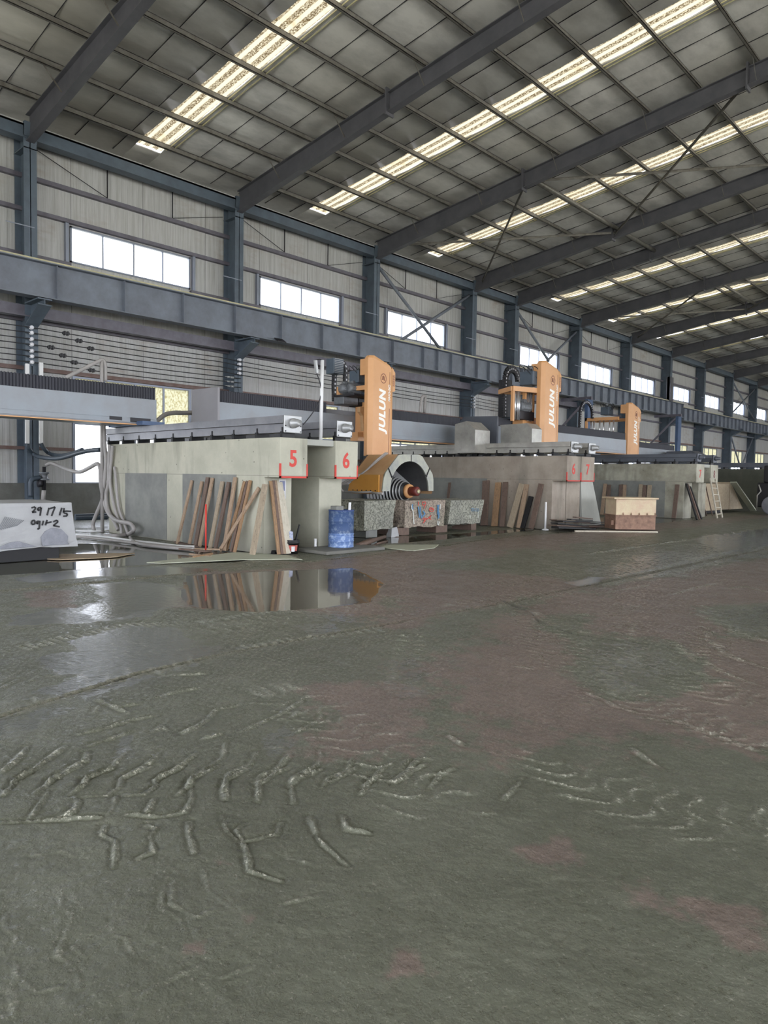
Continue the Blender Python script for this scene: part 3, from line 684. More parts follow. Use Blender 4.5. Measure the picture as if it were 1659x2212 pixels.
# heavier round struts between some frames
for x, y0, y1, wds in ((-16.6, CY_[3], CY_[5], 'over the short bay'), (-16.2, CY_[6], CY_[7], 'in the far braced bay')):
    o = MB().tube([(x+1.9, y0, zp(x+1.9)-.2), (x+1.9, y1, zp(x+1.9)-.2)], .085, 14).build('tie_strut', 'purlin'); tag(o, 'round steel tie strut between rafters '+wds, 'strut')
# roof cross bracing in braced bays
def brace(p, q, lab, mat='purlin'):
    m = MB().bar(p, q, .09, .012); m.bar(Vector(p)+Vector((0, 0, -.04)), Vector(q)+Vector((0, 0, -.04)), .012, .08)
    o = m.build('cross_brace', mat); tag(o, lab, 'brace')
ZB = -.30
for i, (xa, xb) in enumerate(((-22.0, -14.8), (-14.8, -7.2))):
    for (bi, (ya, yb)) in enumerate(((CY_[3], CY_[4]), (CY_[6], CY_[7]))):
        where = ('near the eaves' if i == 0 else 'higher up', 'third bay' if bi == 0 else 'far bay')
        brace((xa, ya, zp(xa)+ZB), (xb, yb, zp(xb)+ZB), 'thin angle roof brace leaning away from the wall, %s %s' % where)
        brace((xb, ya, zp(xb)+ZB-.05), (xa, yb, zp(xa)+ZB-.05), 'thin angle roof brace leaning toward the wall, %s %s' % where)
# wall bracing
def tubebr(p, q, lab, r=.075):
    o = MB().tube([p, q], r, 10).build('wall_brace', 'crane'); tag(o, lab, 'brace')
xb = XC-.1
ya, yb = CY_[3], CY_[4]
tubebr((xb, ya+.2, 10.9), (xb, 27.75, 7.9), 'round steel brace falling from the third column head across the window')
tubebr((xb-.15, yb-.2, 11.0), (xb-.15, 24.9, 7.85), 'round steel brace rising to the fourth column head across the window')
ya, yb = CY_[5], CY_[6]
tubebr((xb, ya+.2, 10.9), (xb, (ya+yb)/2, 8.6), 'left arm of the V brace above the second orange saw')
tubebr((xb-.15, yb-.2, 10.9), (xb-.15, (ya+yb)/2, 8.6), 'right arm of the V brace above the second orange saw')
ya, yb = CY_[10], CY_[11]
tubebr((xb, ya+.2, 10.9), (xb, yb-.4, 7.9), 'falling arm of the far upper X brace'); tubebr((xb-.15, yb-.2, 10.9), (xb-.15, ya+.4, 7.9), 'rising arm of the far upper X brace')
tubebr((xb, ya+.2, 5.9), (xb, (ya+yb)/2+.3, 2.3), 'left arm of the far lower V brace'); tubebr((xb-.15, yb-.2, 5.9), (xb-.15, (ya+yb)/2-.3, 2.3), 'right arm of the far lower V brace')
tubebr((xb, ya+.2, 6.0), (xb, yb-.2, 6.0), 'rusty crossbar over the far lower V brace')
# sag rods on the upper wall
for k, (a, b) in enumerate(zip(CY_[1:7], CY_[2:8])):
    if b-a < 6: continue
    m = MB()
    for q in (.36, .68): m.bar((XW+.1, a+(b-a)*q, 10.45), (XW+.1, a+(b-a)*q, 11.5), .03, .03, (1, 0, 0))
    m.bar((XW+.12, a+.3, 11.35), (XW+.12, a+(b-a)*.36, 10.5), .018, .018); m.bar((XW+.12, b-.3, 11.1), (XW+.12, a+(b-a)*.68, 10.5), .018, .018)
    o = m.build('sag_rod_set', 'darkm'); tag(o, 'thin sag rods between the top wall girts, %s bay from the left' % ORD[k], 'tie rods')
# ---- crane runway beam with stiffeners
def crane(y0, y1, z0, z1, lab, x=-21.7):
    t = thing('crane_beam', lab, 'crane beam', (x, y0, z0))
    m = MB(); m.box((x-.01, y0, z0), (x+.01, y1, z1)); m.box((x-.2, y0, z0), (x+.2, y1, z0+.03)); m.box((x-.22, y0, z1-.03), (x+.22, y1, z1)); m.build('girder', 'crane', t)
    m = MB(); y = y0+.1
    while y < y1:
        m.box((x-.17, y-.008, z0), (x+.17, y+.008, z1)); y += 1.05 if y > 24 else 2.08
    m.build('stiffener', 'crane', t)
    m = MB(); m.box((x-.05, y0, z1), (x+.05, y1, z1+.09)); m.box((x-.5, y0, z1-.005), (x-.22, y1, z1+.02)); m.build('crane_rail', 'railtop', t)
crane(-8, 56.9, 6.53, 7.56, 'long deep blue-grey crane runway girder with yellowed rail'); crane(57.0, 92, 6.3, 7.3, 'far grey crane runway girder set slightly lower')
o = MB().box((XW+.5, -8, 6.14), (XW+.72, 42, 6.44)).box((XW+.5, -8, 6.1), (XW+.78, 42, 6.14)).build('wall_strut', 'tie'); tag(o, 'purple-grey longitudinal strut behind the crane girder', 'strut')
# lamp on the girder
t = thing('floodlight', 'small floodlight clipped under the girder above the first saw', 'floodlight', (-21.45, 16.87, 6.56))
m = MB(); m.add([(-21.5,16.66,6.6),(-21.5,17.06,6.6),(-21.32,17.1,6.47),(-21.32,16.7,6.47),(-21.5,16.66,6.64),(-21.5,17.06,6.64),(-21.32,17.1,6.51),(-21.32,16.7,6.51)],[(0,3,2,1),(4,5,6,7),(0,1,5,4),(1,2,6,5),(2,3,7,6),(3,0,4,7)]); m.build('housing', 'darkm', t)
MB().add([(-21.48,16.7,6.585),(-21.48,17.02,6.585),(-21.34,17.05,6.48),(-21.34,16.73,6.48)],[(0,3,2,1)]).build('lens', 'white', t)
# ---- insulated cables on the columns
ZC = [5.77, 5.61, 5.43, 5.27, 5.08, 4.92, 4.75]
for k, z in enumerate(ZC):
    m = MB(); pts = []
    ys = CY_[0:6] if k > 0 else CY_[0:6]
    if k > 3: ys = CY_[0:3]
    for a, b in zip(ys[:-1], ys[1:]):
        for q in range(8):
            t_ = q/8; pts.append((XC+.14, a+(b-a)*t_, z-.05*math.sin(PI*t_)-(.0 if a < 15 else .06)))
    pts.append((XC+.14, ys[-1], z-(.0 if ys[-1] < 16 else .06)))
    m.tube(pts, .016, 6)
    t = thing('power_cable', 'taut black cable along the wall, %s from the top' % ORD[k], 'cable', pts[0], 'taut wall cables')
    m.build('conductor', 'wire', t)
    off = [.95, 1.35, 1.72, .5, .85, 1.2, 1.75][k]
    y = CY_[1]+off; zz = z-.05*math.sin(PI*off/7.4)
    c = MB().box((XC+.1, y-.1, zz-.035), (XC+.18, y+.1, zz+.035)).box((XC+.08, y-.06, zz-.06), (XC+.2, y-.02, zz+.06)).box((XC+.08, y+.03, zz-.06), (XC+.2, y+.07, zz+.06)); c.build('clamp', 'wire', t)
for ci, y in enumerate(CY_[1:6]):
    t = thing('insulator_bracket', 'bracket of white porcelain insulators on the %s column from the left' % ORD[ci], 'insulators', (XC, y, 5))
    m = MB().box((XC, y-.03, 4.65), (XC+.03, y+.03, 5.88)); m.build('bracket', 'steel', t)
    for z in (ZC if ci == 0 else ZC[:4]):
        zz = z-(.06 if ci > 1 else 0)
        MB().lathe([(.02, .03), (.055, .05), (.06, .08), (.035, .095), (.035, .12), (.06, .135), (.055, .17), (.015, .18)], (XC, y-.05, zz), 0, 14).build('insulator', 'ceram', t)
for k in range(3):
    z = ZC[4+k]; y = CY_[2]-.6
    o = MB().tube([(XC+.14, y, z), (XC+.14, y+.12, z)], .03, 8).tube([(XC+.14, y+.16, z), (XC+.14, y+.28, z)], .04, 8).tube([(XC+.14, y-.1, z), (XC+.14, y+.5, z)], .012, 6).build('cable_tensioner', 'plate')
    tag(o, 'bright turnbuckle ending a cable at the second column, %s one' % ('upper', 'middle', 'lowest')[k], 'turnbuckle')

# ================================================================ CONCRETE SUPPORTS
HX, LX, BX = -10.38, -10.85, -17.2
def support(y0, y1, num, mat, lab, bx=BX, y0l=None, y1l=None, nummat='red', edging=True):
    t = thing('concrete_support_wall', lab, 'concrete wall', (LX, (y0+y1)/2, 0))
    a = y0 if y0l is None else y0l; b = y1 if y1l is None else y1l
    m = MB(); m.prism([(bx, 0), (LX, 0), (LX, 1.46), (HX, 1.46), (HX, 2.2), (bx, 2.2)], 1, y0, y1)
    m.build('wall_body', mat, t, bevel=.012)
    if num: text('numeral', num, nummat, t, frameX((HX+.004, (y0+y1)/2-.02, 1.8)), .43, 0, .010, .002, .92)
    if edging:
        e = MB(); s = .035
        e.box((HX-.02, y0-.006, 1.45), (HX+.006, y1+.006, 1.45+s)); e.box((HX-.02, y0-.006, 1.45), (HX+.006, y0+s*.8, 1.72)); e.box((HX-.02, y1-s*.8, 1.45), (HX+.006, y1+.006, 1.72))
        e.build('red_edging', 'red', t)
    return t
w5 = support(8.2, 8.86, '5', 'conc', 'pale concrete support wall painted with a red 5')
for xa, xb_ in ((-16.33, -14.39), (-13.73, -11.75)):
    MB().box((xa, 8.192, .02), (xb_, 8.2, 1.5)).build('cement_patch', 'plaster', w5)
MB().box((LX, 8.55, 1.05), (LX+.004, 8.72, 1.42)).build('notice', 'paper', w5); MB().box((LX+.004, 8.57, 1.2), (LX+.006, 8.69, 1.39)).build('notice_print', 'print_', w5)
w6 = support(9.58, 10.2, '6', 'conc', 'pale concrete support wall painted 6, behind the blue drum')
o = MB().box((-17.0, 8.86, 2.08), (HX-.05, 9.58, 2.2)).build('cover_slab', 'slab', bevel=.01); tag(o, 'thin concrete cover slab bridging the walls marked 5 and 6', 'slab')
w6b = support(18.75, 19.56, '6', 'conc2', 'brown-stained concrete support wall with a thin red 6')
w7 = support(19.6, 20.44, '7', 'conc2', 'streaked concrete support wall with a faded 7, beside the standing slab')
w7b = support(29.0, 29.87, '7', 'conc3', 'dark-streaked concrete support wall with a faded 7, behind the steel bin', edging=False)
w8 = support(30.62, 31.48, '8', 'conc3', 'pale concrete support wall with a small 8, behind the ladder', nummat='maroon', edging=False)
o = MB().box((-17.0, 29.87, 2.08), (HX-.05, 30.62, 2.2)).build('cover_slab', 'slab'); tag(o, 'thin concrete slab bridging the farthest 7 and 8 walls', 'slab')
w9 = support(40.0, 40.9, None, 'conc4', 'dark wet concrete support wall, farthest on the right', edging=False)
MB().box((-15.5, 39.98, .02), (-13, 40, 1.46)).build('cement_patch', 'plaster', w9)
MB().box((-15.3, 28.99, .02), (-11.6, 29, 1.5)).build('cement_patch', 'plaster', w7b); MB().box((-16, 18.74, .02), (-13.2, 18.75, 1.5)).build('cement_patch', 'plaster', w6b)

# ---- rail beams on the walls
def rail(yc, lab, xe=-10.42, xb=-17.95, mat='rail', step=.78, plate='plate'):
    t = thing('rail_beam', lab, 'rail beam', (xe, yc, 2.2))
    MB().box((xb, yc-.12, 2.3), (xe, yc+.12, 2.47)).build('beam', mat, t, bevel=.006)
    m = MB(); m.prism([(yc-.19, 2.47), (yc+.19, 2.47), (yc+.19, 2.5), (yc+.13, 2.61), (yc-.19, 2.61)], 0, xb+.3, xe-.02); m.build('cover', mat, t)
    x = xe-.12; k = 0
    while x > xb:
        MB().box((x-.035, yc-.15, 2.21), (x+.035, yc+.15, 2.32)).box((x-.02, yc-.13, 2.32), (x+.02, yc-.118, 2.40)).build('foot', 'black', t); x -= step; k += 1
    MB().box((xe, yc-.2, 2.29), (xe+.03, yc+.22, 2.615)).build('end_plate', plate, t, bevel=.01)
    MB().lathe([(.095, 0), (.095, .05), (.075, .06), (.075, .13), (.06, .14), (.06, .2), (.0, .2)], (xe+.03, yc+.0, 2.47), 0, 20).build('end_buffer', plate, t)
    m = MB()
    for dy in (-.17, .19):
        for z in (2.32, 2.42): m.lathe([(.012, 0), (.012, .012)], (xe+.03, yc+dy, z), 0, 6)
    m.build('bolt', 'darkm', t)
rail(8.5, 'grey steel rail beam on top of the wall marked 5'); rail(9.95, 'dark-sided steel rail beam on top of the wall marked 6 nearest the drum', xe=-10.55)
rail(18.98, 'pale steel rail beam on the brown-stained wall with a red 6', mat='sheet', step=.5, xe=-10.3)
rail(20.05, 'pale steel rail beam on the streaked wall by the standing slab', mat='sheet', step=.5, xe=-10.3)
rail(29.3, 'dark steel rail beam on the wall behind the steel bin', mat='raild', plate='raild'); rail(31.1, 'dark steel rail beam on the wall behind the ladder', mat='raild', plate='raild')
t = thing('rail_beam', 'dark steel rail beam on the farthest wet wall', 'rail beam', (-10.4, 40.4, 2.2))
MB().box((-18, 40.2, 2.28), (-9.2, 40.6, 2.52)).build('beam', 'raild', t)
for k in range(9): MB().box((-17.5+k*.9, 40.15, 2.2), (-17.4+k*.9, 40.65, 2.29)).build('foot', 'black', t)

# ================================================================ BRIDGE SAWS
def bellows(y0, y1, x0, z0, z1, parent, pitch=.065, depth=.5):
    m = MB(); n = int((y1-y0)/pitch*2); vs = []
    for i in range(n+1):
        y = y0+(y1-y0)*i/n; o = .022 if i % 2 else 0; zt = z1-(.022 if i % 2 else 0)
        vs += [(x0-o, y, z0), (x0-o, y, zt), (x0-depth+o, y, zt), (x0-depth+o, y, z0)]
    fs = []
    for i in range(n):
        a = i*4; b = a+4
        fs += [(a, b, b+1, a+1), (a+1, b+1, b+2, a+2), (a+2, b+2, b+3, a+3)]
    m.add(vs, fs); return m.build('bellows', 'bellows', parent)
def bridge(t, X, y0, y1, z0=2.64, zm=3.24, z1=3.53, stripe=True, plates=(0, 1), depth=1.0, gap=None):
    m = MB(); m.box((X-depth, y0, z0), (X, y1, zm)); m.box((X-.02, y0, z0+.02), (X+.012, y1, z0+.13)); m.build('bridge_beam', 'bridge', t, bevel=.01)
    if stripe: MB().box((X-.1, y0, z0-.025), (X+.03, y1, z0-.002)).build('orange_edge', 'orange', t)
    if gap: bellows(y0+.02, gap[0], X-.03, zm, z1, t); bellows(gap[1], y1-.02, X-.03, zm, z1, t)
    else: bellows(y0+.02, y1-.02, X-.03, zm, z1, t)
    MB().box((X-depth+.05, y0+.02, zm), (X-.62, y1-.02, z1-.1)).build('rear_cover', 'bridge2', t)
def tower(t, X, y0, y1, z0, z1, dep=.62, extra=False):
    w_ = y1-y0; c = w_*.12
    # plan outline with chamfered near corner and a set-back strip on the far side
    plan = [(X-dep, y0), (X-.1, y0), (X, y0+c), (X, y1-.13*w_), (X-.02, y1-.11*w_), (X-.05, y1), (X-dep, y1)]
    m = MB(); h = .17*w_/.95; cut = .3
    n = len(plan); vs = [(x, y, z0) for x, y in plan]
    def topz(x, y): return z1-max(0, (y-(y0+.45*w_))/(w_*.55))*.24-max(0, (X-.1-x))*-.0
    vs += [(x, y, topz(x, y)-.07) for x, y in plan]
    vs += [(X-dep+.02+(x-X+dep)*.86, y0+.05*w_+(y-y0)*.86, topz(x, y)) for x, y in plan]
    fs = [tuple(range(n))[::-1]]
    for L in (0, 1): fs += [(L*n+i, L*n+(i+1) % n, (L+1)*n+(i+1) % n, (L+1)*n+i) for i in range(n)]
    fs.append(tuple(2*n+i for i in range(n))); m.add(vs, fs)
    tw = m.build('tower_housing', 'orange', t, bevel=.008)
    # upper rear box and vent on the far side
    hz = z1-(z1-z0)*.13
    MB().box((X-dep-.22*w_, y0+.02, hz-.16), (X-dep+.0, y1-.05, z1-.08)).build('rear_box', 'orange', t, bevel=.01)
    s_ = MB(); zz0, zz1 = z0+(z1-z0)*.66, z1-.36
    s_.prism([(y1-.02, zz0), (y1+.12*w_, zz0+.05), (y1+.12*w_, zz1), (y1-.02, zz1+.14)], 0, X-dep-.1, X-.06)
    vt = s_.build('vent_box', 'orange', t)
    m = MB(); k = 0; z = zz0+.18
    while z < zz1-.06: m.box((X-.065, y1+.01, z), (X-.052, y1+.095*w_, z+.012)); z += .028
    m.build('vent_slots', 'maroon', vt)
    m = MB(); ys = y1-.19*w_; m.box((X-.002, ys-.008, z0+.06), (X+.003, ys+.008, z0+(z1-z0)*.49)); m.box((X-.002, ys-.006, z1-.75*(z1-z0)/2.5), (X+.003, ys+.006, z1-.38)); m.build('seam', 'maroon', tw)
    H = z1-z0; yc = y0+w_*.52
    text('brand_lettering', 'JULUN', 'white', tw, frameX((X+.003, yc, z0+H*.455), True), .335*w_/.95, .2, .017*w_, .002, 1.0*H/2.5*.95/w_, 1.1)
    text('model_lettering', 'MAX3-26D', 'white', tw, frameX((X+.003, y1-.2*w_, z0+H*.645), True), .11*w_/.95, .2, .002, .002, .9)
    ring = MB(); n = 28; zc = z0+H*.785; R1, R2 = .125*w_/.95, .108*w_/.95; vs = []
    for k in range(n):
        a = 2*PI*k/n
        for R in (R1, R2): vs.append((X+.004, yc+.02+R*math.cos(a)*.95, zc+R*1.1*math.sin(a)))
    ring.add(vs, [(2*k, 2*((k+1) % n), 2*((k+1) % n)+1, 2*k+1) for k in range(n)])
    q = w_/.95
    for a_, b_ in (((-.05, .06), (-.03, .06)), ((-.03, .06), (-.045, -.04)), ((-.045, -.04), (-.075, -.04)), ((.0, .07), (-.012, -.05)), ((.05, .06), (.03, -.055)), ((.03, -.055), (.07, -.055))):
        ring.bar((X+.005, yc+.02+a_[0]*q, zc+a_[1]*q), (X+.005, yc+.02+b_[0]*q, zc+b_[1]*q), .004, .018*q, (0, 1, 0))
    ring.build('emblem', 'maroon', tw)
    return tw
def chain(t, x, ya, yb, zb, zt, zend, wd=.16):
    """energy chain: up from the bridge, over, and down to the carriage"""
    pts = [Vector((x, ya, zb)), Vector((x, ya-.02, (zb+zt)/2))]; R = (yb-ya)/2; c = Vector((x, (ya+yb)/2, zt))
    for k in range(11): a = PI-PI*k/10; pts.append(c+Vector((0, R*math.cos(a), R*math.sin(a))))
    pts.append(Vector((x, yb, zend)))
    dense = []
    for a, b in zip(pts[:-1], pts[1:]):
        nn = max(1, int((b-a).length/.055))
        for k in range(nn): dense.append(a.lerp(b, k/nn))
    dense.append(pts[-1]); m = MB()
    for a, b in zip(dense[:-1], dense[1:]):
        d = (b-a)*.93; m.bar(a, a+d, .045 if False else wd, .075, (1, 0, 0))
    m.build('cable_chain', 'darkm', t)
    m = MB()
    for i, (a, b) in enumerate(zip(dense[:-1], dense[1:])):
        if i % 2 == 0: n_ = Vector((1, 0, 0)); m.bar(a+n_*.045, a+(b-a)*.9+n_*.045, .03, .02, (1, 0, 0))
    m.build('chain_clip', 'ceram', t)
def motor(t, c, s=1, mat='gun', axis=1):
    x, y, z = c; m = MB()
    m.lathe([(.0, -.2*s), (.07*s, -.2*s), (.11*s, -.17*s), (.115*s, .1*s), (.125*s, .1*s), (.125*s, .13*s), (.06*s, .15*s), (.05*s, .22*s), (0, .22*s)], c, axis, 20)
    for k in range(14):
        a = 2*PI*k/14; dy, dz = math.cos(a)*.12*s, math.sin(a)*.12*s
        if axis == 1: m.box((x+dy-.006*s, y-.15*s, z+dz-.006*s), (x+dy+.006*s, y+.08*s, z+dz+.006*s))
    m.box((x-.05*s, y-.1*s, z+.1*s), (x+.05*s, y+.02*s, z+.17*s)); return m.build('motor', mat, t)
def tank(t, c, s=1):
    x, y, z = c
    tk = MB().box((x-.22*s, y-.26*s, z-.2*s), (x+.22*s, y+.26*s, z+.2*s)).build('hydraulic_tank', 'tank', t, bevel=.02)
    m = MB().lathe([(.09*s, .2*s), (.09*s, .34*s), (.05*s, .38*s), (0, .38*s)], (x, y-.05*s, z), 2, 14); m.lathe([(.04*s, .2*s), (.04*s, .3*s), (0, .3*s)], (x+.1*s, y+.16*s, z), 2, 10); m.build('pump', 'gun', tk)
    m = MB(); rnd = random.Random(3)
    for k in range(6):
        a = Vector((x-.2*s+.08*k*s, y-.24*s+.1*k*s, z+.2*s)); b = Vector((x+.2*s, y-.1*s+.06*k*s, z-.15*s+.05*k*s))
        m.tube([a, a+Vector((0, -.05, .16+.04*rnd.random()))*s, (a+b)/2+Vector((.12, -.1, .2*rnd.random()))*s, b], .012*s, 6, 5)
    m.build('hydraulic_hose', 'wire', tk)

# --- A: cut by the left edge
A = thing('bridge_saw', 'grey bridge of a saw cut off by the left photo edge, no tower in view', 'stone saw', (-15.6, 4, 0))
bridge(A, -15.6, -.6, 8.62)
MB().box((-16.9, 8.1, 2.61), (-15.3, 8.66, 2.7)).box((-17.2, 8.2, 2.62), (-16.0, 8.6, 3.0)).build('end_carriage', 'jet', A)
MB().box((-15.585, 7.45, 2.7), (-15.583, 7.75, 2.78)).build('maker_plate', 'darkm', A); MB().box((-15.585, 7.95, 2.68), (-15.575, 8.45, 2.78)).build('slot_cover', 'darkm', A)
# --- B: first orange tower
XB = -14.7
B = thing('bridge_saw', 'first orange tower saw with its blade hood over the granite blocks', 'stone saw', (-13.6, 13.9, 0))
bridge(B, XB, 9.75, 19.3, gap=(13.25, 14.9))
MB().prism([(-15.78, 2.62), (XB+.05, 2.62), (XB+.05, 3.58), (-15.78, 3.6)], 1, 9.68, 9.74).build('end_plate', 'bridge2', B)
MB().box((-15.9, 9.7, 2.61), (-14.5, 10.2, 2.72)).build('end_carriage', 'jet', B)
tower(B, -13.3, 13.5, 14.42, 2.05, 4.72, .22)
MB().box((XB+.02, 14.3, 2.62), (-13.54, 14.6, 3.6)).build('carriage', 'orange', B, bevel=.01)
XG = -14.45
P_ = [at(*k3(*p), x=XG) for p in ((312,608),(382,612),(382,838),(345,835),(338,690),(312,655))]
MB().prism([(p.y, p.z) for p in P_], 0, XG, XG+.12).build('carriage_guard', 'orange2', B, bevel=.006)
P_ = [at(*k3(*p), x=XG+.1) for p in ((318,845),(382,848),(382,930),(318,925))]
MB().prism([(p.y, p.z) for p in P_], 0, XG-.2, XG+.1).build('carriage_foot', 'orange', B)
XM = -15.05
def q3(x, y, X=XM): return at(*k3(x, y), x=X)
a, b, c = q3(97, 556), q3(205, 385), q3(150, 150)
chain(B, XM, a.y, b.y-.02, a.z, c.z-.3, b.z, .13)
a, b = q3(12, 300), q3(108, 170); MB().box((XM+.02, a.y, a.z), (XM+.35, b.y, b.z)).build('terminal_box', 'tank', B, bevel=.02)
m = MB()
for k in range(9): z = a.z+(b.z-a.z)*(k+.5)/9; m.box((XM+.35, a.y+.03, z), (XM+.36, b.y-.03, z+.012))
m.build('cooling_slots', 'plate', B)
c = q3(210, 440, -14.4); motor(B, c, 1.15); c = q3(290, 435, -14.2); motor(B, c, 1.2); c = q3(335, 330, -14.2); tank(B, c, .85)
a, b = q3(165, 500, -14.4), q3(385, 480, -14.4); MB().box((-14.7, a.y, a.z-.02), (-13.9, b.y+.2, a.z+.03)).build('motor_bracket', 'darkm', B)
a, b = q3(160, 580, -14.5), q3(300, 510, -14.5); MB().box((-14.8, a.y, a.z), (-14.4, b.y, b.z)).build('drive_box', 'gun', B, bevel=.02); a, b = q3(300, 600, -14.5), q3(385, 500, -14.5); MB().box((-14.8, a.y, a.z), (-14.4, b.y, b.z)).build('drive_box', 'darkm', B, bevel=.02)
a, b = q3(140, 560, -14.75), q3(165, 420, -14.75); MB().box((-14.85, a.y, a.z), (-14.7, b.y, b.z)).build('side_frame', 'orange', B)
a, b = q3(320, 450, -14.0), q3(400, 420, -14.0); MB().box((-14.1, a.y, a.z), (-13.6, b.y, b.z)).build('upper_bracket', 'orange', B)
# hood over the blade stack
yc, zc = 13.9, 1.14
def arch(x0, x1, outer, R, name, mat, parent, yc=yc, zc=zc, n=20):
    """plate with an arched opening"""
    m = MB(); inn = [(yc+R*math.cos(PI-PI*k/n), zc+R*1.02*math.sin(PI-PI*k/n)) for k in range(n+1)]
    def outp(k):
        a = PI-PI*k/n; d = (math.cos(a), math.sin(a)); best = None
        for (ay, az), (by, bz) in zip(outer[:-1], outer[1:]):
            ey, ez = by-ay, bz-az; det = -d[0]*ez+d[1]*ey
            if abs(det) < 1e-9: continue
            t_ = (-(ay-yc)*ez+(az-zc)*ey)/det; s_ = (d[0]*(az-zc)-d[1]*(ay-yc))/det
            if t_ > 0 and -.001 <= s_ <= 1.001 and (best is None or t_ < best): best = t_
        best = best or R+.1; return (yc+d[0]*best, zc+d[1]*best)
    out = [outp(k) for k in range(n+1)]; N = n+1
    vs = [(x0, *p) for p in inn]+[(x0, *p) for p in out]+[(x1, *p) for p in inn]+[(x1, *p) for p in out]
    fs = []
    for k in range(n): fs += [(k, k+1, N+k+1, N+k), (2*N+k, 3*N+k, 3*N+k+1, 2*N+k+1), (k, 2*N+k, 2*N+k+1, k+1), (N+k, N+k+1, 3*N+k+1, 3*N+k)]
    m.add(vs, fs); return m.build(name, mat, parent)
outer = [(12.86, zc), (12.92, 1.56), (13.46, 2.08), (14.33, 2.1), (14.85, 1.56), (14.86, zc)]
hd = MB()
hp = [(12.86, 1.08), (12.92, 1.56), (13.46, 2.08), (14.33, 2.1), (14.85, 1.56), (14.86, 1.08)]
n = len(hp)
vs = [(-12.24, y, z) for y, z in hp]+[(-13.35, y, z) for y, z in hp]+[(-12.24, y, z) for y, z in [(y+(yc-y)*.03, z-.02) for y, z in hp]]+[(-13.35, y, z) for y, z in [(y+(yc-y)*.03, z-.02) for y, z in hp]]
hd.add(vs, [(i, i+1, n+i+1, n+i) for i in range(n-1)]+[(2*n+i, 3*n+i, 3*n+i+1, 2*n+i+1) for i in range(n-1)])
hood = hd.build('blade_hood', 'orange2', B)
arch(-12.24, -12.2, outer, .76, 'hood_face', 'hood', hood)
MB().prism([(12.86, 1.08), (12.92, 1.56), (13.46, 2.08), (14.33, 2.1), (14.85, 1.56), (14.86, 1.08)], 0, -13.36, -13.3).build('hood_back', 'lining', hood)
m = MB(); m.prism([(-12.3, 1.1), (-12.3, 1.55), (-12.95, 1.55), (-13.35, 1.3), (-13.4, 1.1)], 1, 12.82, 12.86)
m.build('hood_side_panel', 'amber', hood)
m = MB()
for i in range(6): m.lathe([(.015, -.02), (.015, 0)], (-12.4-.16*i, 12.82, 1.15), 1, 6)
m.build('bolt', 'darkm', hood)
m = MB()
for s_, (yy, zz) in ((-1, (13.12, 1.62)), (1, (14.62, 1.66))):
    m.bar((-12.19, yy-.07*s_, zz-.12), (-12.19, yy+.06*s_, zz+.1), .02, .03, (1, 0, 0)); m.bar((-12.185, yy-.12*s_, zz-.1), (-12.185, yy-.06*s_, zz-.14), .02, .02, (1, 0, 0))
m.bar((-12.19, 13.93, 1.9), (-12.19, 13.93, 2.08), .012, .01, (1, 0, 0)); m.build('latch', 'darkm', hood)
tb = MB()
tb.tube([(-12.5, 12.84, 1.12), (-12.9, 12.78, 1.1), (-13.5, 12.76, 1.1)], .025, 8).tube([(-12.15, 12.82, 1.08), (-12.5, 12.8, 1.1)], .03, 8); tb.build('water_pipe', 'hose', hood)
m = MB()
for d in (0, .06): m.tube([(-12.55, 13.35+d, 2.12), (-12.7, 13.15+d, 1.92), (-12.9, 12.88, 1.6), (-13.3, 12.72, 1.4-d), (-13.55, 12.68, 1.25), (-13.45, 12.7, 1.1)], .025, 8, 6)
m.build('water_hose', 'hose', hood)
li = MB(); n = 20
vs = [(x, yc+.8*math.cos(PI*k/n), zc+.82*math.sin(PI*k/n)) for x in (-13.28, -12.26) for k in range(n+1)]
li.add(vs, [(k, k+1, n+2+k, n+1+k) for k in range(n)], True); li.build('hood_lining', 'lining', hood)
MB().lathe([(0, 0), (.6, 0), (.2, .85), (0, .85)], (-13.14, yc, zc), 0, 40).build('blade_core', 'black', B)
# blade stack
for i in range(11):
    R = .68-.042*i; x = -13.12+.075*i
    MB().lathe([(0, 0), (R, 0), (R, .012), (0, .012)], (x, yc, zc), 0, 48).build('saw_blade', 'plate', B)
MB().lathe([(.0, 0), (.17, 0), (.19, .06), (.17, .12), (0, .12)], (-12.3, yc, zc), 0, 28).build('flange', 'orange', B)
MB().lathe([(0, 0), (.12, 0), (.12, .26), (.09, .28), (0, .28)], (-12.2, yc, zc), 0, 28).build('spindle', 'maroon', B)
MB().lathe([(0, 0), (.05, 0), (.05, .03), (0, .03)], (-11.92, yc, zc), 0, 18).build('spindle_nut', 'railtop', B)
MB().lathe([(0, 0), (.1, 0), (.1, 1.1), (0, 1.1)], (-13.35, yc, zc), 0, 16).build('axle', 'darkm', B)
# splash cover boxes at the right end
m = MB(); m.prism([(-14.1, 2.3), (-13.3, 2.3), (-13.3, 3.02), (-13.65, 3.3), (-14.1, 3.22)], 1, 18.2, 19.0); m.build('end_splash_cover', 'sheet', B)

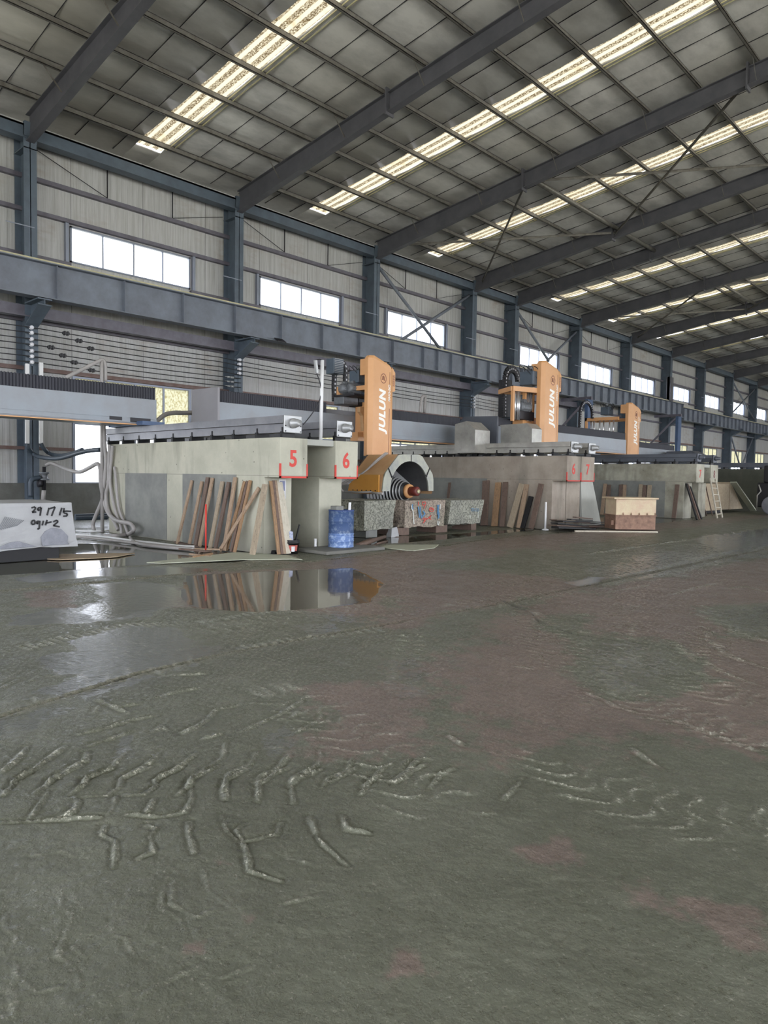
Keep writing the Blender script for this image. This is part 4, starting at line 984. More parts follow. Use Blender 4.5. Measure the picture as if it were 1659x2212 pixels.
# --- C: second orange tower
XC2 = -13.5
C_ = thing('bridge_saw', 'second orange tower saw with open guide-rod frame, in the middle distance', 'stone saw', (-12.8, 21.4, 0))
bridge(C_, XC2, 19.7, 29.4, gap=(20.9, 22.0))
MB().prism([(-15.0, 2.62), (XC2+.05, 2.62), (XC2+.05, 3.55), (-14.8, 3.6), (-15.0, 3.4)], 1, 19.6, 19.69).build('end_plate', 'raild', C_)
tower(C_, -12.5, 20.85, 21.98, 2.62, 5.44, .25)
def kt(x, y): return (1070+x*.09644, 760+y*.09644)
def q4(x, y, X): return at(*kt(x, y), x=X)
XF_ = -13.1
a, b, c = q4(378, 860, XF_), q4(1020, 830, XF_), q4(378, 780, XF_)
m = MB().bar((XF_, a.y, (a.z+c.z)/2), (-12.75, 20.95, (a.z+c.z)/2), .12, .16).bar((XF_-.9, a.y+.6, (a.z+c.z)/2), (-12.9, 21.7, (a.z+c.z)/2), .1, .14).bar((XF_, a.y, (a.z+c.z)/2), (XF_-.9, a.y+.6, (a.z+c.z)/2), .1, .15)
m.box((XF_-.05, a.y, 3.4), (XF_+.05, a.y+.08, a.z)); g = q4(640, 900, XF_); m.box((XF_-.05, g.y, 3.5), (XF_+.05, g.y+.1, g.z+.15)); g = q4(850, 900, XF_); m.box((XF_-.04, g.y-.03, 3.4), (XF_+.04, g.y+.03, g.z+.15))
m.build('lift_frame', 'orange', C_)
for px in (450, 505, 545, 735, 775, 820):
    g = q4(px, 880, XF_+.05); MB().tube([(g.x, g.y, 3.45), (g.x, g.y, g.z+.05)], .028 if px != 505 else .04, 12).build('guide_rod', 'chrome', C_)
m = MB()
for k in range(5): p0, p1, p2 = q4(700, 860+12*k, XF_), q4(850, 900+5*k, XF_-.1), q4(1000, 830+15*k, XF_+.1); m.tube([p0, p1, p2], .014, 6, 6)
m.build('cable_loop', 'wire', C_)
motor(C_, q4(650, 1240, XF_), 1.5); a, b = q4(500, 1510, XF_), q4(820, 1360, XF_); MB().box((XF_-.3, a.y, a.z), (XF_+.1, b.y, b.z)).build('gearbox', 'darkm', C_, bevel=.02); tank(C_, q4(800, 610, -13.0), 1.15)
a, b, c = q4(205, 1450, -13.9), q4(510, 640, -13.9), q4(350, 430, -13.9)
chain(C_, -13.9, a.y, b.y, a.z, c.z-.32, b.z, .26)
a, b = q4(250, 1450, -13.95), q4(390, 640, -13.95)
MB().box((-14.3, a.y, a.z), (-13.97, b.y, b.z)).build('control_cabinet', 'darkm', C_)
MB().box((-13.5, 20.6, 2.6), (-13.1, 22.0, 3.6)).build('carriage', 'orange', C_)
m = MB(); m.prism([(-13.6, 2.62), (-12.3, 2.62), (-12.3, 3.12), (-12.5, 3.3), (-13.6, 3.28)], 1, 19.9, 20.5); m.build('splash_cover', 'sheet', C_)

# --- D: third orange tower
D_ = thing('bridge_saw', 'third and farthest orange tower saw', 'stone saw', (-15, 32.5, 0))
bridge(D_, -15.9, 31.2, 41, gap=(31.9, 33.4))
tower(D_, -14.6, 32.15, 33.32, 2.62, 5.15, .25)
m = MB().box((-16.8, 31.95, 4.35), (-15.1, 32.07, 4.5)).box((-16.8, 31.95, 3.5), (-16.7, 32.07, 4.4)).box((-16.8, 33.0, 4.35), (-15.1, 33.1, 4.5)).box((-16.8, 31.95, 4.35), (-16.7, 33.1, 4.5)); m.build('lift_frame', 'orange', D_)
for x in (-16.55, -16.4, -16.1, -15.9, -15.6, -15.4): MB().tube([(x, 32.1, 3.5), (x, 32.1, 4.4)], .035, 10).build('guide_rod', 'chrome', D_)
chain(D_, -16.4, 30.7, 31.9, 3.5, 4.6, 4.45, .16); tank(D_, (-15.8, 32.2, 4.8), .95)
MB().box((-15.9, 31.9, 2.6), (-15.2, 33.3, 3.6)).build('carriage', 'orange', D_)
m = MB(); m.prism([(-15.6, 2.6), (-13.9, 2.6), (-13.9, 2.95), (-14.3, 3.15), (-15.6, 3.12)], 1, 39.0, 40.2); m.build('splash_cover', 'raild', D_)

# ================================================================ LEANING TIMBER
def plank(k, bot, top, wpx, th, yb, plane, mat, lab, group, zt=None, shift=.0, front=False, name='timber_plank'):
    t_ = at(*k(*top), **plane)
    b_ = at(*k(*bot), z=.015)
    lim = plane.get('y', plane.get('x'))
    if front and b_.x < lim+.12: b_ = at(*k(*bot), x=lim+.3); b_.z = .015
    if not front and b_.y > lim-.14: b_ = at(*k(*bot), y=lim-.3); b_.z = .015
    if front: t_.x += .03
    else: t_.y -= .035
    d = (t_-b_); L = d.length; m = MB(); up = Vector((0, -1, 0)) if not front else Vector((1, 0, 0))
    depth = (b_-CAM).dot(fw); scale = {k1: .25316, k2: .25316, k3: .22905, k4: .19888, k5: .22845}[k]
    W = wpx*scale*depth/F*1.28
    m.bar(b_, t_, W, th, up)
    o = m.build(name, mat, bevel=.004); tag(o, lab, 'plank', group); return o
g5 = 'planks leaning on the wall marked 5'
Y5 = dict(y=8.2); XF = dict(x=LX)
lst = [((10,1690),(150,1175),24,'wood','thin plank standing leftmost against the wall marked 5'),
 ((112,1700),(235,1185),28,'wood','second leftmost plank leaning on the wall marked 5'),
 ((165,1710),(285,1150),36,'wood3','broader brown plank, third from the left on the wall marked 5'),
 ((200,1720),(325,1155),30,'wood','plank just left of the gap behind the red stake'),
 ((290,1740),(410,1185),36,'wood4','plank just right of the red stake'),
 ((335,1745),(465,1190),34,'wood3','dark-topped plank, sixth along the wall marked 5'),
 ((410,1760),(520,1150),34,'wood','tall clean plank reaching the cement patch corner'),
 ((430,1770),(600,1185),26,'wood2','narrow lath leaning inside the crossed bundle'),
 ((470,1772),(625,1180),22,'wood3','dark lath at the back of the crossed bundle'),
 ((500,1770),(648,1175),24,'wood2','rightmost lath of the crossed bundle'),
 ((375,1775),(722,1240),26,'wood','plank crossing diagonally over its neighbours')]
for i, (b, t_, wp, mt, lb) in enumerate(lst): plank(k2, b, t_, wp, .035, 8.2, Y5, mt, lb, g5)
plank(k2, (652,1788), (775,1208), 52, .04, 0, Y5, 'wood4', 'broad speckled board at the corner of the wall marked 5', g5)
g5b = 'boards leaning on the end of the wall marked 5'
for b, t_, wp, mt, lb in (((878,1785),(800,1180),24,'wood2','leftmost lath on the end of the wall marked 5'), ((905,1788),(822,1176),22,'wood3','dark lath between brown ones on the wall end'),
   ((928,1788),(838,1176),24,'wood','narrow lath beside the pale one on the wall end'), ((948,1790),(852,1180),26,'wood5','thin pale lath on the wall end')):
    plank(k2, b, t_, wp, .03, 0, XF, mt, lb, g5b, front=True)
plank(k2, (978,1690), (868,1190), 56, .03, 0, XF, 'wood5', 'wide whitish board above the black bucket', g5b, front=True)
g6 = 'timbers leaning on the brown-stained wall'
Y6 = dict(y=18.75)
for b, t_, wp, mt, lb in (((130,1975),(158,1500),66,'wood3','wide dark brown timber next to the last granite block'), ((240,1985),(292,1520),56,'wood2','orange-brown timber on the brown-stained wall'),
  ((325,1985),(370,1515),46,'wood3','narrow dark timber right of the orange-brown one'), ((410,2000),(550,1535),56,'wood4','slanted mottled timber, left of a slanting pair'),
  ((505,2005),(600,1540),40,'wood','slanted timber with black stains, right of a slanting pair'), ((545,2010),(648,1672),42,'blackw','short black board leaning between timbers'),
  ((640,2005),(757,1535),46,'wood3','last slanted timber before the white standpipe')):
    plank(k4, b, t_, wp, .06, 0, Y6, mt, lb, g6)
plank(k3, (1150,1480), (1192,1320), 22, .03, 0, dict(y=18.75), 'wood3', 'thin stick leaning behind the third granite block', g6)
g7 = 'timbers leaning on the streaked far wall'
Y7 = dict(y=29.0)
for b, t_, wp, mt, lb in (((88,1262),(125,985),26,'wood','pale timber left of the steel bin'), ((140,1262),(160,995),26,'wood3','brown timber just left of the steel bin'),
  ((262,1262),(275,992),30,'wood3','mottled timber behind the left half of the bin'), ((295,1262),(308,995),24,'wood','striped timber behind the middle of the bin'),
  ((440,1262),(462,990),28,'wood4','pale-topped timber behind the right half of the bin'), ((478,1262),(500,1000),26,'wood3','dark timber behind the right end of the bin'), ((515,1262),(545,998),28,'wood4','outermost timber behind the right end of the bin'),
  ((768,1300),(806,992),30,'wood3','lone timber on the wet-streaked part of the far wall')):
    plank(k5, b, t_, wp, .06, 0, Y7, mt, lb, g7)
for i, (b, t_, wp, mt) in enumerate((((985,1322),(880,985),22,'blackw'), ((1012,1322),(895,990),26,'wood3'), ((1030,1318),(915,1010),22,'blackw'))):
    plank(k5, b, t_, wp, .05, 0, dict(x=LX), mt, ('leftmost black timber of the dark trio by the far wall end', 'brown timber within the dark trio by the far wall end', 'rightmost black timber of the dark trio by the far wall end')[i], 'dark trio by the far wall end', front=True)

# ================================================================ STONE BLOCKS
def rough_block(name, pts_bot, pts_top, mat, lab, cat='stone block', rough=.03, seed=0, bottom_rough=.05, group=None):
    """six-sided quarry block with broken faces: pts are 4 corners each, counter-clockwise"""
    bm = bmesh.new(); vb = [bm.verts.new(p) for p in pts_bot]; vt = [bm.verts.new(p) for p in pts_top]
    bm.faces.new(vb[::-1]); bm.faces.new(vt)
    for i in range(4): bm.faces.new((vb[i], vb[(i+1) % 4], vt[(i+1) % 4], vt[i]))
    bmesh.ops.subdivide_edges(bm, edges=bm.edges[:], cuts=14, use_grid_fill=True)
    rs = random.Random(seed)
    from mathutils import noise
    ztop = max(p[2] for p in pts_top); xfront = max(p[0] for p in pts_bot+pts_top)
    bm.normal_update()
    for v in bm.verts:
        n = noise.fractal(v.co*2.6+Vector((seed, 0, 0)), 1, 2, 4)
        a = rough
        if abs(v.co.x-xfront) < .12: a *= .3          # sawn face
        if ztop-v.co.z < .03: a *= .3
        if v.co.z < pts_bot[0][2]+.12: a += bottom_rough*.6
        v.co += v.normal*n*a
    me = bpy.data.meshes.new(name); bm.to_mesh(me); bm.free(); me.materials.append(MT[mat])
    o = bpy.data.objects.new(name, me); COL.objects.link(o)
    return tag(o, lab, cat, group)
def block(y0t, y1t, y0b, y1b, xf, z0, z1, dx, mat, lab, **k):
    return rough_block('stone_block', [(xf, y0b, z0), (xf, y1b, z0), (xf-dx, y1b, z0), (xf-dx, y0b, z0)], [(xf, y0t, z1), (xf, y1t, z1), (xf-dx, y1t, z1), (xf-dx, y0t, z1)], mat, lab, **k)
gr = 'granite blocks under the first saw'
gA = block(12.13, 13.27, 12.14, 13.12, -12.1, .2, .92, 1.2, 'granA', 'grey granite block beside the blue drum', seed=1, rough=.09, group=gr)
gB = block(13.62, 15.28, 13.6, 15.2, -12.1, .2, .9, 1.2, 'granB', 'brownish granite block scrawled in blue and red', seed=5, rough=.09, group=gr)
gC = block(15.5, 17.08, 15.4, 16.88, -12.1, .2, .88, 1.2, 'granA', 'granite block with one small blue mark, farthest of three', seed=9, rough=.08, group=gr)
def strokes(name, lines, k, x, mat, parent, r=.012):
    m = MB()
    for ln in lines:
        pts = [at(*k(*p), x=x) for p in ln]; 
        for a, b in zip(pts[:-1], pts[1:]): m.bar(a, b, r*2, .004, (1, 0, 0))
    o = m.build(name, mat, parent); return o
def kg(x, y): return (840+x*.13261, 1060+y*.13253)
strokes('blue_scrawl', [[(385,220),(380,280),(400,300)],[(480,260),(490,330),(500,440)],[(520,260),(510,350),(540,450)],[(560,330),(590,380),(550,420)],[(790,230),(810,300),(790,360),(820,440)],[(820,230),(790,300),(820,380),(800,460)]], kg, -12.07, 'bluepaint', gB, .02)
strokes('red_scrawl', [[(545,185),(600,185),(600,230),(550,235),(545,190)],[(590,240),(570,290)],[(660,290),(690,275),(735,300),(720,335),(680,335),(655,305)],[(670,300),(725,305)],[(540,470),(580,440),(575,490),(610,440),(620,470),(690,400),(660,450),(690,470)],[(600,480),(555,530)],[(480,180),(480,240)]], kg, -12.07, 'red', gB, .01)
strokes('white_scrawl', [[(370,240),(375,300),(395,330),(410,540)],[(800,490),(790,540),(810,560),(820,500)],[(840,220),(835,300)]], kg, -12.07, 'whitepaint', gB, .013)
strokes('blue_scrawl', [[(1350,290),(1350,330),(1380,330),(1380,290),(1350,290)],[(1400,290),(1400,330),(1430,330)],[(1420,290),(1440,300),(1440,340)],[(1460,290),(1465,340)]], kg, -12.07, 'bluepaint', gC, .008)
strokes('white_scrawl', [[(1325,400),(1325,440)],[(1455,340),(1455,440)]], kg, -12.07, 'whitepaint', gC, .008)
for i, (ya, yb) in enumerate(((12.3, 12.7), (13.4, 13.9), (15.0, 15.5), (16.6, 16.85))):
    o = MB().box((-12.9, ya, 0), (-12.2, yb, .2)).build('support_timber', 'wood3' if i else 'plaster', bevel=.01); tag(o, 'squat dark bearer under the granite blocks, %s from the left' % ORD[i], 'bearer', 'bearers under the granite blocks')
o = rough_block('loose_stone', [(-12.0,13.0,0),(-11.95,13.25,0),(-12.15,13.27,0),(-12.2,13.02,0)], [(-12.03,13.05,.22),(-12.0,13.2,.25),(-12.15,13.2,.24),(-12.17,13.07,.2)], 'marble', 'small white stone under the first granite block', 'stone', rough=.03, seed=3)
# marked pale block at the left
XS = -12.3
S1 = rough_block('stone_block', [(XS,3.2,.2),(XS,5.3,.22),(XS-1.6,5.3,.2),(XS-1.6,3.2,.2)], [(XS,3.2,.98),(XS,5.2,.975),(XS-1.6,5.15,.98),(XS-1.6,3.2,.98)], 'marble', 'pale grey stone block numbered in black at the left edge', rough=.05, seed=13)
strokes('marker_numbers', [[(268,1410),(300,1402),(302,1420),(275,1450),(310,1445)],[(350,1405),(325,1412),(322,1432),(348,1425),(352,1408),(342,1478)],[(418,1410),(402,1475)],[(422,1418),(470,1402),(440,1480)],[(528,1410),(508,1475)],[(608,1440),(570,1438),(540,1440),(548,1455),(575,1460),(572,1480),(540,1482)],[(548,1412),(544,1440)],
   [(285,1515),(268,1530),(272,1552),(295,1550),(300,1525),(285,1513)],[(330,1522),(312,1530),(315,1548),(335,1535),(340,1520),(335,1590),(318,1588)],[(372,1520),(360,1560)],[(402,1512),(388,1560)],[(395,1540),(440,1530)],[(455,1530),(485,1515),(495,1530),(455,1562),(510,1572)]], k1, XS+.012, 'blackpaint', S1, .014)
m = MB()
for i in range(11): p = [at(*k1(-20+16*i, 1605-i*4), x=XS+.012), at(*k1(45+16*i, 1485+i*3), x=XS+.012)]; m.bar(p[0], p[1], .009, .004, (1, 0, 0))
m.build('marker_hatching', 'gun', S1)
def patch(poly, k, x, name, mat, parent, th=.02):
    P = [at(*k(*p), x=x) for p in poly]; MB().prism([(p.y, p.z) for p in P], 0, x, x+th).build(name, mat, parent, bevel=.008)
patch([(345,1660),(380,1610),(440,1580),(520,1590),(580,1650),(575,1700),(590,1720),(360,1735)], k1, XS+.0, 'broken_scar', 'rock', S1)
patch([(0,1740),(80,1705),(150,1695),(210,1710),(260,1725),(320,1738),(0,1765)], k1, XS+.0, 'broken_scar', 'rock', S1)
o = MB().box((XS-1.4, 3.2, 0), (XS-.15, 5.05, .22)).build('support_timber', 'blackw', bevel=.01); tag(o, 'black bearer beneath the numbered pale stone block', 'bearer')
# far wedge-shaped stone
o = MB().prism([(-13.6,.15),(-11.7,.15),(-11.7,1.42),(-13.6,1.42)], 1, 33.6, 37.2).build('stone_block', 'stonetan', bevel=.03); tag(o, 'large tan stone block behind the ladder', 'stone block')
m = MB(); pl = [Vector((-11.6, 37.3, .15)), Vector((-11.6, 37.3, 1.5)), Vector((-11.6, 40.0-.6, .15))]
o = MB().prism([(p.y, p.z) for p in pl], 0, -12.6, -11.7).build('stone_wedge', 'stonetan'); tag(o, 'tan triangular stone offcut beside the far tan block', 'stone offcut')
o = MB().bar((-11.55, 37.25, 1.5), (-11.3, 39.75, .05), .3, .06, (0, .5, 1)).build('pale_slab', 'sand'); tag(o, 'pale slab leaning down the sloping side of the tan offcut', 'slab')
o = MB().box((-13.4, 33.8, 0), (-12.0, 37.0, .15)).build('support_timber', 'blackw'); tag(o, 'dark bearer under the large tan stone block', 'bearer')
for a, b, lb in (((1070,1010),(1135,1290), 'dark stick leaning beside the ladder on the tan block'), ((1035,1130),(1078,1285), 'short thin stick left of the ladder')):
    p, q = at(*k5(*a), x=-11.2), at(*k5(*b), z=.01); o = MB().tube([q, p], .025, 8).build('stick', 'wood3'); tag(o, lb, 'stick')

# ================================================================ LOOSE OBJECTS
# drum
dc = (-10.50, 9.87)
o = MB().box((LX, 9.0, 0), (-9.95, 10.6, .07)).build('concrete_pad', 'plinth', bevel=.02); tag(o, 'low concrete pad under the blue drum', 'pad')
t = thing('oil_drum', 'scuffed blue steel oil drum standing by the wall marked 6', 'drum', (*dc, .07))
R = .255; pr = [(0, .01), (R, .0), (R+.008, .01), (R, .02)]
for z in (.13, .17, .21, .27, .53): pr += [(R, z-.015), (R+.012, z), (R, z+.015)]
pr += [(R, .73), (R+.01, .745), (R-.004, .755), (R-.02, .73), (0, .73)]
MB().lathe([p for p in pr if p[1] < .5 or True][:20], (*dc, .07), 2, 40).build('lower_shell', 'bluew', t)
MB().lathe([(R, .285)]+pr[16:], (*dc, .07), 2, 40).build('shell', 'blue', t)
o = MB().box((-10.62, 9.68, .8), (-10.44, 9.88, .9)).build('rubble_piece', 'plaster', bevel=.01); tag(o, 'grey offcut lying on top of the blue drum', 'offcut')
o = MB().bar((-10.42, 10.02, .8), (-10.42, 10.03, .97), .045, .03, (1, 0, 0)).build('offcut', 'pvc'); tag(o, 'small white upright offcut on top of the blue drum', 'offcut')
# bucket with bag and stick
bc = at(639, 1197, z=0); bc = (bc.x-.12, bc.y+.0)
t = thing('paint_bucket', 'black plastic bucket with a red label under the pale board', 'bucket', (*bc, 0))
MB().lathe([(0, .01), (.115, 0), (.14, .2), (.155, .2), (.155, .23), (.145, .235), (.145, .26), (.155, .27), (.135, .27), (.11, .03), (0, .03)], (*bc, 0), 2, 32).build('tub', 'bucket', t)
m = MB(); n = 12; vs = []
for k in range(n+1):
    a = -1.3+2.0*k/n-.5
    for z, r in ((.06, .1247), (.17, .1385)): vs.append((bc[0]+r*math.cos(a), bc[1]+r*math.sin(a), z))
m.add(vs, [(2*k, 2*k+2, 2*k+3, 2*k+1) for k in range(n)]); m.build('label_band', 'label', t)
vs = []
for k in range(5):
    a = -.75+.5*k/4
    for z, r in ((.05, .125), (.15, .1375)): vs.append((bc[0]+r*math.cos(a), bc[1]+r*math.sin(a), z))
MB().add(vs, [(2*k, 2*k+2, 2*k+3, 2*k+1) for k in range(4)]).build('white_label', 'paper', t)
o = rough_block('plastic_bag', [(bc[0]+.04,bc[1]-.09,.1),(bc[0]+.04,bc[1]+.02,.1),(bc[0]-.08,bc[1]+.02,.1),(bc[0]-.08,bc[1]-.09,.1)], [(bc[0]+.02,bc[1]-.07,.43),(bc[0]+.02,bc[1]-.0,.42),(bc[0]-.05,bc[1]-.0,.45),(bc[0]-.05,bc[1]-.07,.44)], 'plastic', 'crumpled bluish plastic bag stuffed in the black bucket', 'bag', rough=.05, seed=21)
o = MB().bar((bc[0], bc[1]+.03, .05), (bc[0]-.02, bc[1]+.2, .55), .035, .02).build('paddle', 'black'); tag(o, 'dark flat paddle sticking out of the black bucket', 'paddle')
p = at(*k2(1190,1700), y=9.5); o = MB().tube([(p.x, 9.5, 0), (p.x, 9.5, .23)], .03, 12).build('pipe_stub', 'pvc'); tag(o, 'white pipe stub standing in the gap between walls', 'pipe')
p = at(*k2(1090,1725), z=.03); q = at(*k2(1240,1712), z=.03); o = MB().bar(p, q, .1, .06).build('concrete_kerb', 'slab', bevel=.02); tag(o, 'short concrete kerb closing the gap between walls', 'kerb')
# red stake
p = at(*k2(255,1785), z=0); t = thing('marker_stake', 'thin bright red upright stake in front of the planks', 'stake', p)
MB().tube([p, p+Vector((0, 0, .92))], .018, 10).build('rod', 'red', t); MB().box((p.x-.06, p.y-.1, 0), (p.x+.06, p.y+.1, .03)).build('foot', 'wood3', t)
# white standpipe
p = at(*k4(785,2034), z=0)+Vector((.1, -.13, 0)); t = thing('standpipe', 'thin white standpipe with a flanged foot by the brown timbers', 'pipe', p)
MB().tube([p, p+Vector((0, 0, .83))], .03, 12).build('pipe', 'pvc', t); MB().lathe([(0, 0), (.1, 0), (.1, .03), (.04, .05), (0, .05)], p, 2, 16).build('flange', 'pvc', t)
# steel bin
b0, b1 = at(*k5(215,1425), z=0), at(*k5(592,1428), z=0); ux = (b1-b0).normalized(); uy = Vector((-ux.y, ux.x, 0)); Wd = (b1-b0).length
t = thing('steel_bin', 'tan and rusty steel bin standing in front of the far timbers', 'bin', b0)
def BO(a, b, c): return b0+ux*a+uy*b+Vector((0, 0, c))
def hexa(m, a0, a1, c0, c1, z0, z1, a0t=None, a1t=None, c0t=None, c1t=None):
    a0t = a0 if a0t is None else a0t; a1t = a1 if a1t is None else a1t; c0t = c0 if c0t is None else c0t; c1t = c1 if c1t is None else c1t
    m.add([BO(a0,c0,z0),BO(a1,c0,z0),BO(a1,c1,z0),BO(a0,c1,z0),BO(a0t,c0t,z1),BO(a1t,c0t,z1),BO(a1t,c1t,z1),BO(a0t,c1t,z1)],[(0,3,2,1),(4,5,6,7),(0,1,5,4),(1,2,6,5),(2,3,7,6),(3,0,4,7)]); return m
Hb = 1.05*Wd/1.3*.98
hexa(MB(), 0, Wd, 0, .8, .03, Hb*.47).build('lower_box', 'rust', t)
hexa(MB(), .01, Wd+.01, .01, .8, Hb*.47, Hb*.97).build('upper_box', 'tan', t)
hexa(MB(), -.09, Wd+.05, -.07, .86, Hb*.95, Hb*1.0).build('top_rim', 'tan', t, bevel=.01)
hexa(MB(), -.03, Wd+.02, -.05, .84, Hb*.44, Hb*.465).build('ledge', 'rust', t)
for i in range(5): a = (i+1)*Wd/5-.02; hexa(MB(), a-.012, a+.012, -.04, .0, Hb*.465, Hb*.54, None, None, -.005, 0).build('gusset', 'rust', t)
hexa(MB(), -.09, -.01, .1, .6, .15, Hb*.3).build('side_lug', 'rust', t)
p, q = at(*k5(-170,1432), z=.02), at(*k5(612,1440), z=.02); o = MB().bar(p, q, .09, .04).build('floor_batten', 'wood5'); tag(o, 'long pale batten on the floor below the steel bin', 'batten')
# ladder
f1, f2 = at(*k5(1178,1310), z=0), at(*k5(1226,1305), z=0); t1, t2 = at(*k5(1112,935), x=-10.35), at(*k5(1163,940), x=-10.35)
t = thing('ladder', 'pale wooden ladder leaning on the wall marked 8', 'ladder', f1)
for a, b in ((f1, t1), (f2, t2)): MB().bar(a, b, .06, .05, (1, 0, 0)).build('stile', 'wood5', t)
for i in range(6): s_ = .1+.165*i; MB().tube([f1.lerp(t1, s_), f2.lerp(t2, s_)], .022, 8).build('rung', 'wood5', t)
# scrap heap
rs = random.Random(5)
sc = [((880,1925),(1230,1960),.22),((890,1960),(1180,1990),.2),((900,2000),(1150,2010),.2),((1110,1895),(1290,1915),.12),((1150,1940),(1390,1950),.16),((1240,1960),(1460,1975),.14),((1180,1990),(1400,2000),.18),((1050,1920),(1250,1930),.15),((1200,2010),(1440,1990),.16),((870,1985),(1300,2015),.25),((950,1940),(1200,1945),.25),((900,2010),(1250,2020),.3),((1000,2000),(1420,2005),.25)]
for i, (a, b, wd) in enumerate(sc):
    xx = (-10.72, -10.55, -10.4, -10.25)[i % 4]; p, q = at(*k4(*a), x=xx), at(*k4(*b), x=xx); p.z = max(p.z, .03); q.z = max(q.z, .03); q.x += rs.uniform(.0, .2)
    o = MB().bar(p, q, wd*rs.uniform(.8, 1.3), .03).build('scrap_board', 'blackw' if i % 3 else 'wood3', bevel=.004)
    tag(o, 'flat dark board in the scrap heap below the faded 7, %s laid' % ORD[i], 'scrap board', 'scrap heap boards')
o = MB().prism([(20.46, 1.44), (21.25, 1.44), (21.95, .0), (20.66, .0)], 0, -10.92, -10.84).build('standing_slab', 'slab'); tag(o, 'smooth grey slab leaning below the faded 7', 'slab')
# branches and debris by the drum
for i, (a, b, r) in enumerate((((320,1915),(575,1830),.055),((340,1900),(440,1850),.04),((300,1940),(480,1915),.03),((490,1900),(600,1870),.02))):
    p, q = at(*k3(*a), z=r), at(*k3(*b), z=r); o = MB().tube([p, p.lerp(q, .4)+Vector((.03, 0, .01)), q], [r*1.1, r, r*.7], 8).build('log', 'wood3'); tag(o, ('thick wet log on the floor right of the drum', 'short stub of log beside the thick one', 'low branch in front of the thick log', 'thin twig at the far end of the log')[i], 'log')
for i, (a, b, wd, mt) in enumerate((((120,1805),(300,1825),.05,'wood'),((150,1830),(310,1800),.04,'wood2'),((0,1700),(180,1745),.09,'wood3'),((160,1760),(380,1765),.05,'wood'),((30,1760),(260,1780),.05,'wood3'))):
    p, q = at(*k2(*a), z=.02+.01*i), at(*k2(*b), z=.02+.01*i); o = MB().bar(p, q, wd, .03).build('wood_offcut', mt); tag(o, 'splintered timber offcut on the floor near the red stake, %s from the front' % ORD[i], 'offcut', 'offcuts by the red stake')
for i, (a, r) in enumerate((((770,1790),.1),((860,1800),.11),((910,1805),.08))):
    p = at(*k2(*a), z=0); o = rough_block('rubber_scrap', [(p.x+r*.7,p.y-r,0),(p.x+r*.7,p.y+r,0),(p.x-r*.7,p.y+r,0),(p.x-r*.7,p.y-r,0)],[(p.x+r*.5,p.y-r*.8,.05),(p.x+r*.5,p.y+r*.7,.04),(p.x-r*.5,p.y+r*.7,.05),(p.x-r*.5,p.y-r*.8,.06)],'black','crumpled black rubber scrap at the foot of the boards, %s from the left' % ORD[i],'scrap',rough=.03,seed=30+i)
# mats, sand and slurry
def flat(pts, k, z, name, mat, lab, cat, h=.012):
    P = [at(*k(*p), z=z) for p in pts]; o = MB().prism([(p.x, p.y) for p in P], 2, z-h, z+.0).build(name, mat); tag(o, lab, cat); return o
flat([(490,1790),(150,1830),(-250,1875),(-110,1880),(560,1850),(990,1845),(1080,1850),(960,1815),(600,1790)], k2, .022, 'cement_sheet', 'sand', 'pale green-grey cement sheet on the floor in front of the planks', 'sheet')
flat([(490,1925),(640,1905),(1080,1905),(1040,1935),(850,1960),(760,1955)], k3, .022, 'cement_sheet', 'sand', 'thin pale sheet on the floor right of the log', 'sheet')
flat([(270,1835),(480,1805),(800,1800),(1150,1795),(1000,1825),(850,1835),(500,1850)], k1, .02, 'plywood_sheet', 'sandb', 'tan muddy board lying in front of the numbered block', 'board')
# standing blue frames behind
for i, (yy, lb) in enumerate(((39.4, 'nearer'), (53.3, 'farther'))):
    t = thing('steel_stand', '%s blue steel stand with diagonal braces behind the saws' % lb, 'stand', (-20.5, yy, 0))
    MB().box((-20.6, yy-.3, 0), (-20.4, yy+.3, 6.28)).build('post', 'jet', t); MB().box((-22.3, yy-.1, 6.28), (-20.3, yy+.1, 6.46)).build('arm', 'tie', t)
    m = MB(); m.bar((-20.5, yy-.2, 6.3), (-22.3, yy-.6, 4.3), .12, .12); m.bar((-22.3, yy-.6, 4.3), (-20.5, yy-.2, 2.4), .1, .1); m.bar((-22.3, yy-.4, 4.3), (-20.6, yy-.2, 4.3), .1, .1); m.build('diagonal', 'tie', t)
o = MB().box((-21.8, 54.2, 7.6), (-21.6, 54.9, 9.4)).box((-21.85, 54.2, 7.6), (-21.5, 54.25, 9.4)).build('steel_post', 'rafter'); tag(o, 'short steel post standing on the girder before a far window', 'post')
# loader at the right edge
lc = at(1650, 1106, z=0)
t = thing('wheel_loader', 'black machine with a grey-flecked tyre cut off by the right edge', 'vehicle', (-9.3, 36.6, 0))
MB().box((-10.2, 36.3, .35), (-8.2, 38.6, 1.5)).box((-10.0, 36.5, 1.5), (-8.4, 38.2, 2.3)).build('body', 'black', t, bevel=.05)
MB().lathe([(0, 0), (.2, 0), (.24, .05), (.4, .03), (.45, .1), (.45, .3), (.4, .35), (0, .35)], (-9.45, 35.9, .45), 1, 28).build('tyre', 'rock', t)
MB().tube([(-10.15, 36.2, .2), (-10.15, 36.2, .9), (-10.0, 36.2, 1.1), (-10.1, 36.2, 1.4)], .03, 8).build('pipe', 'sheet', t)
MB().tube([(-9.6, 37, 2.3), (-9.6, 37, 2.75)], .05, 8).build('exhaust', 'black', t)

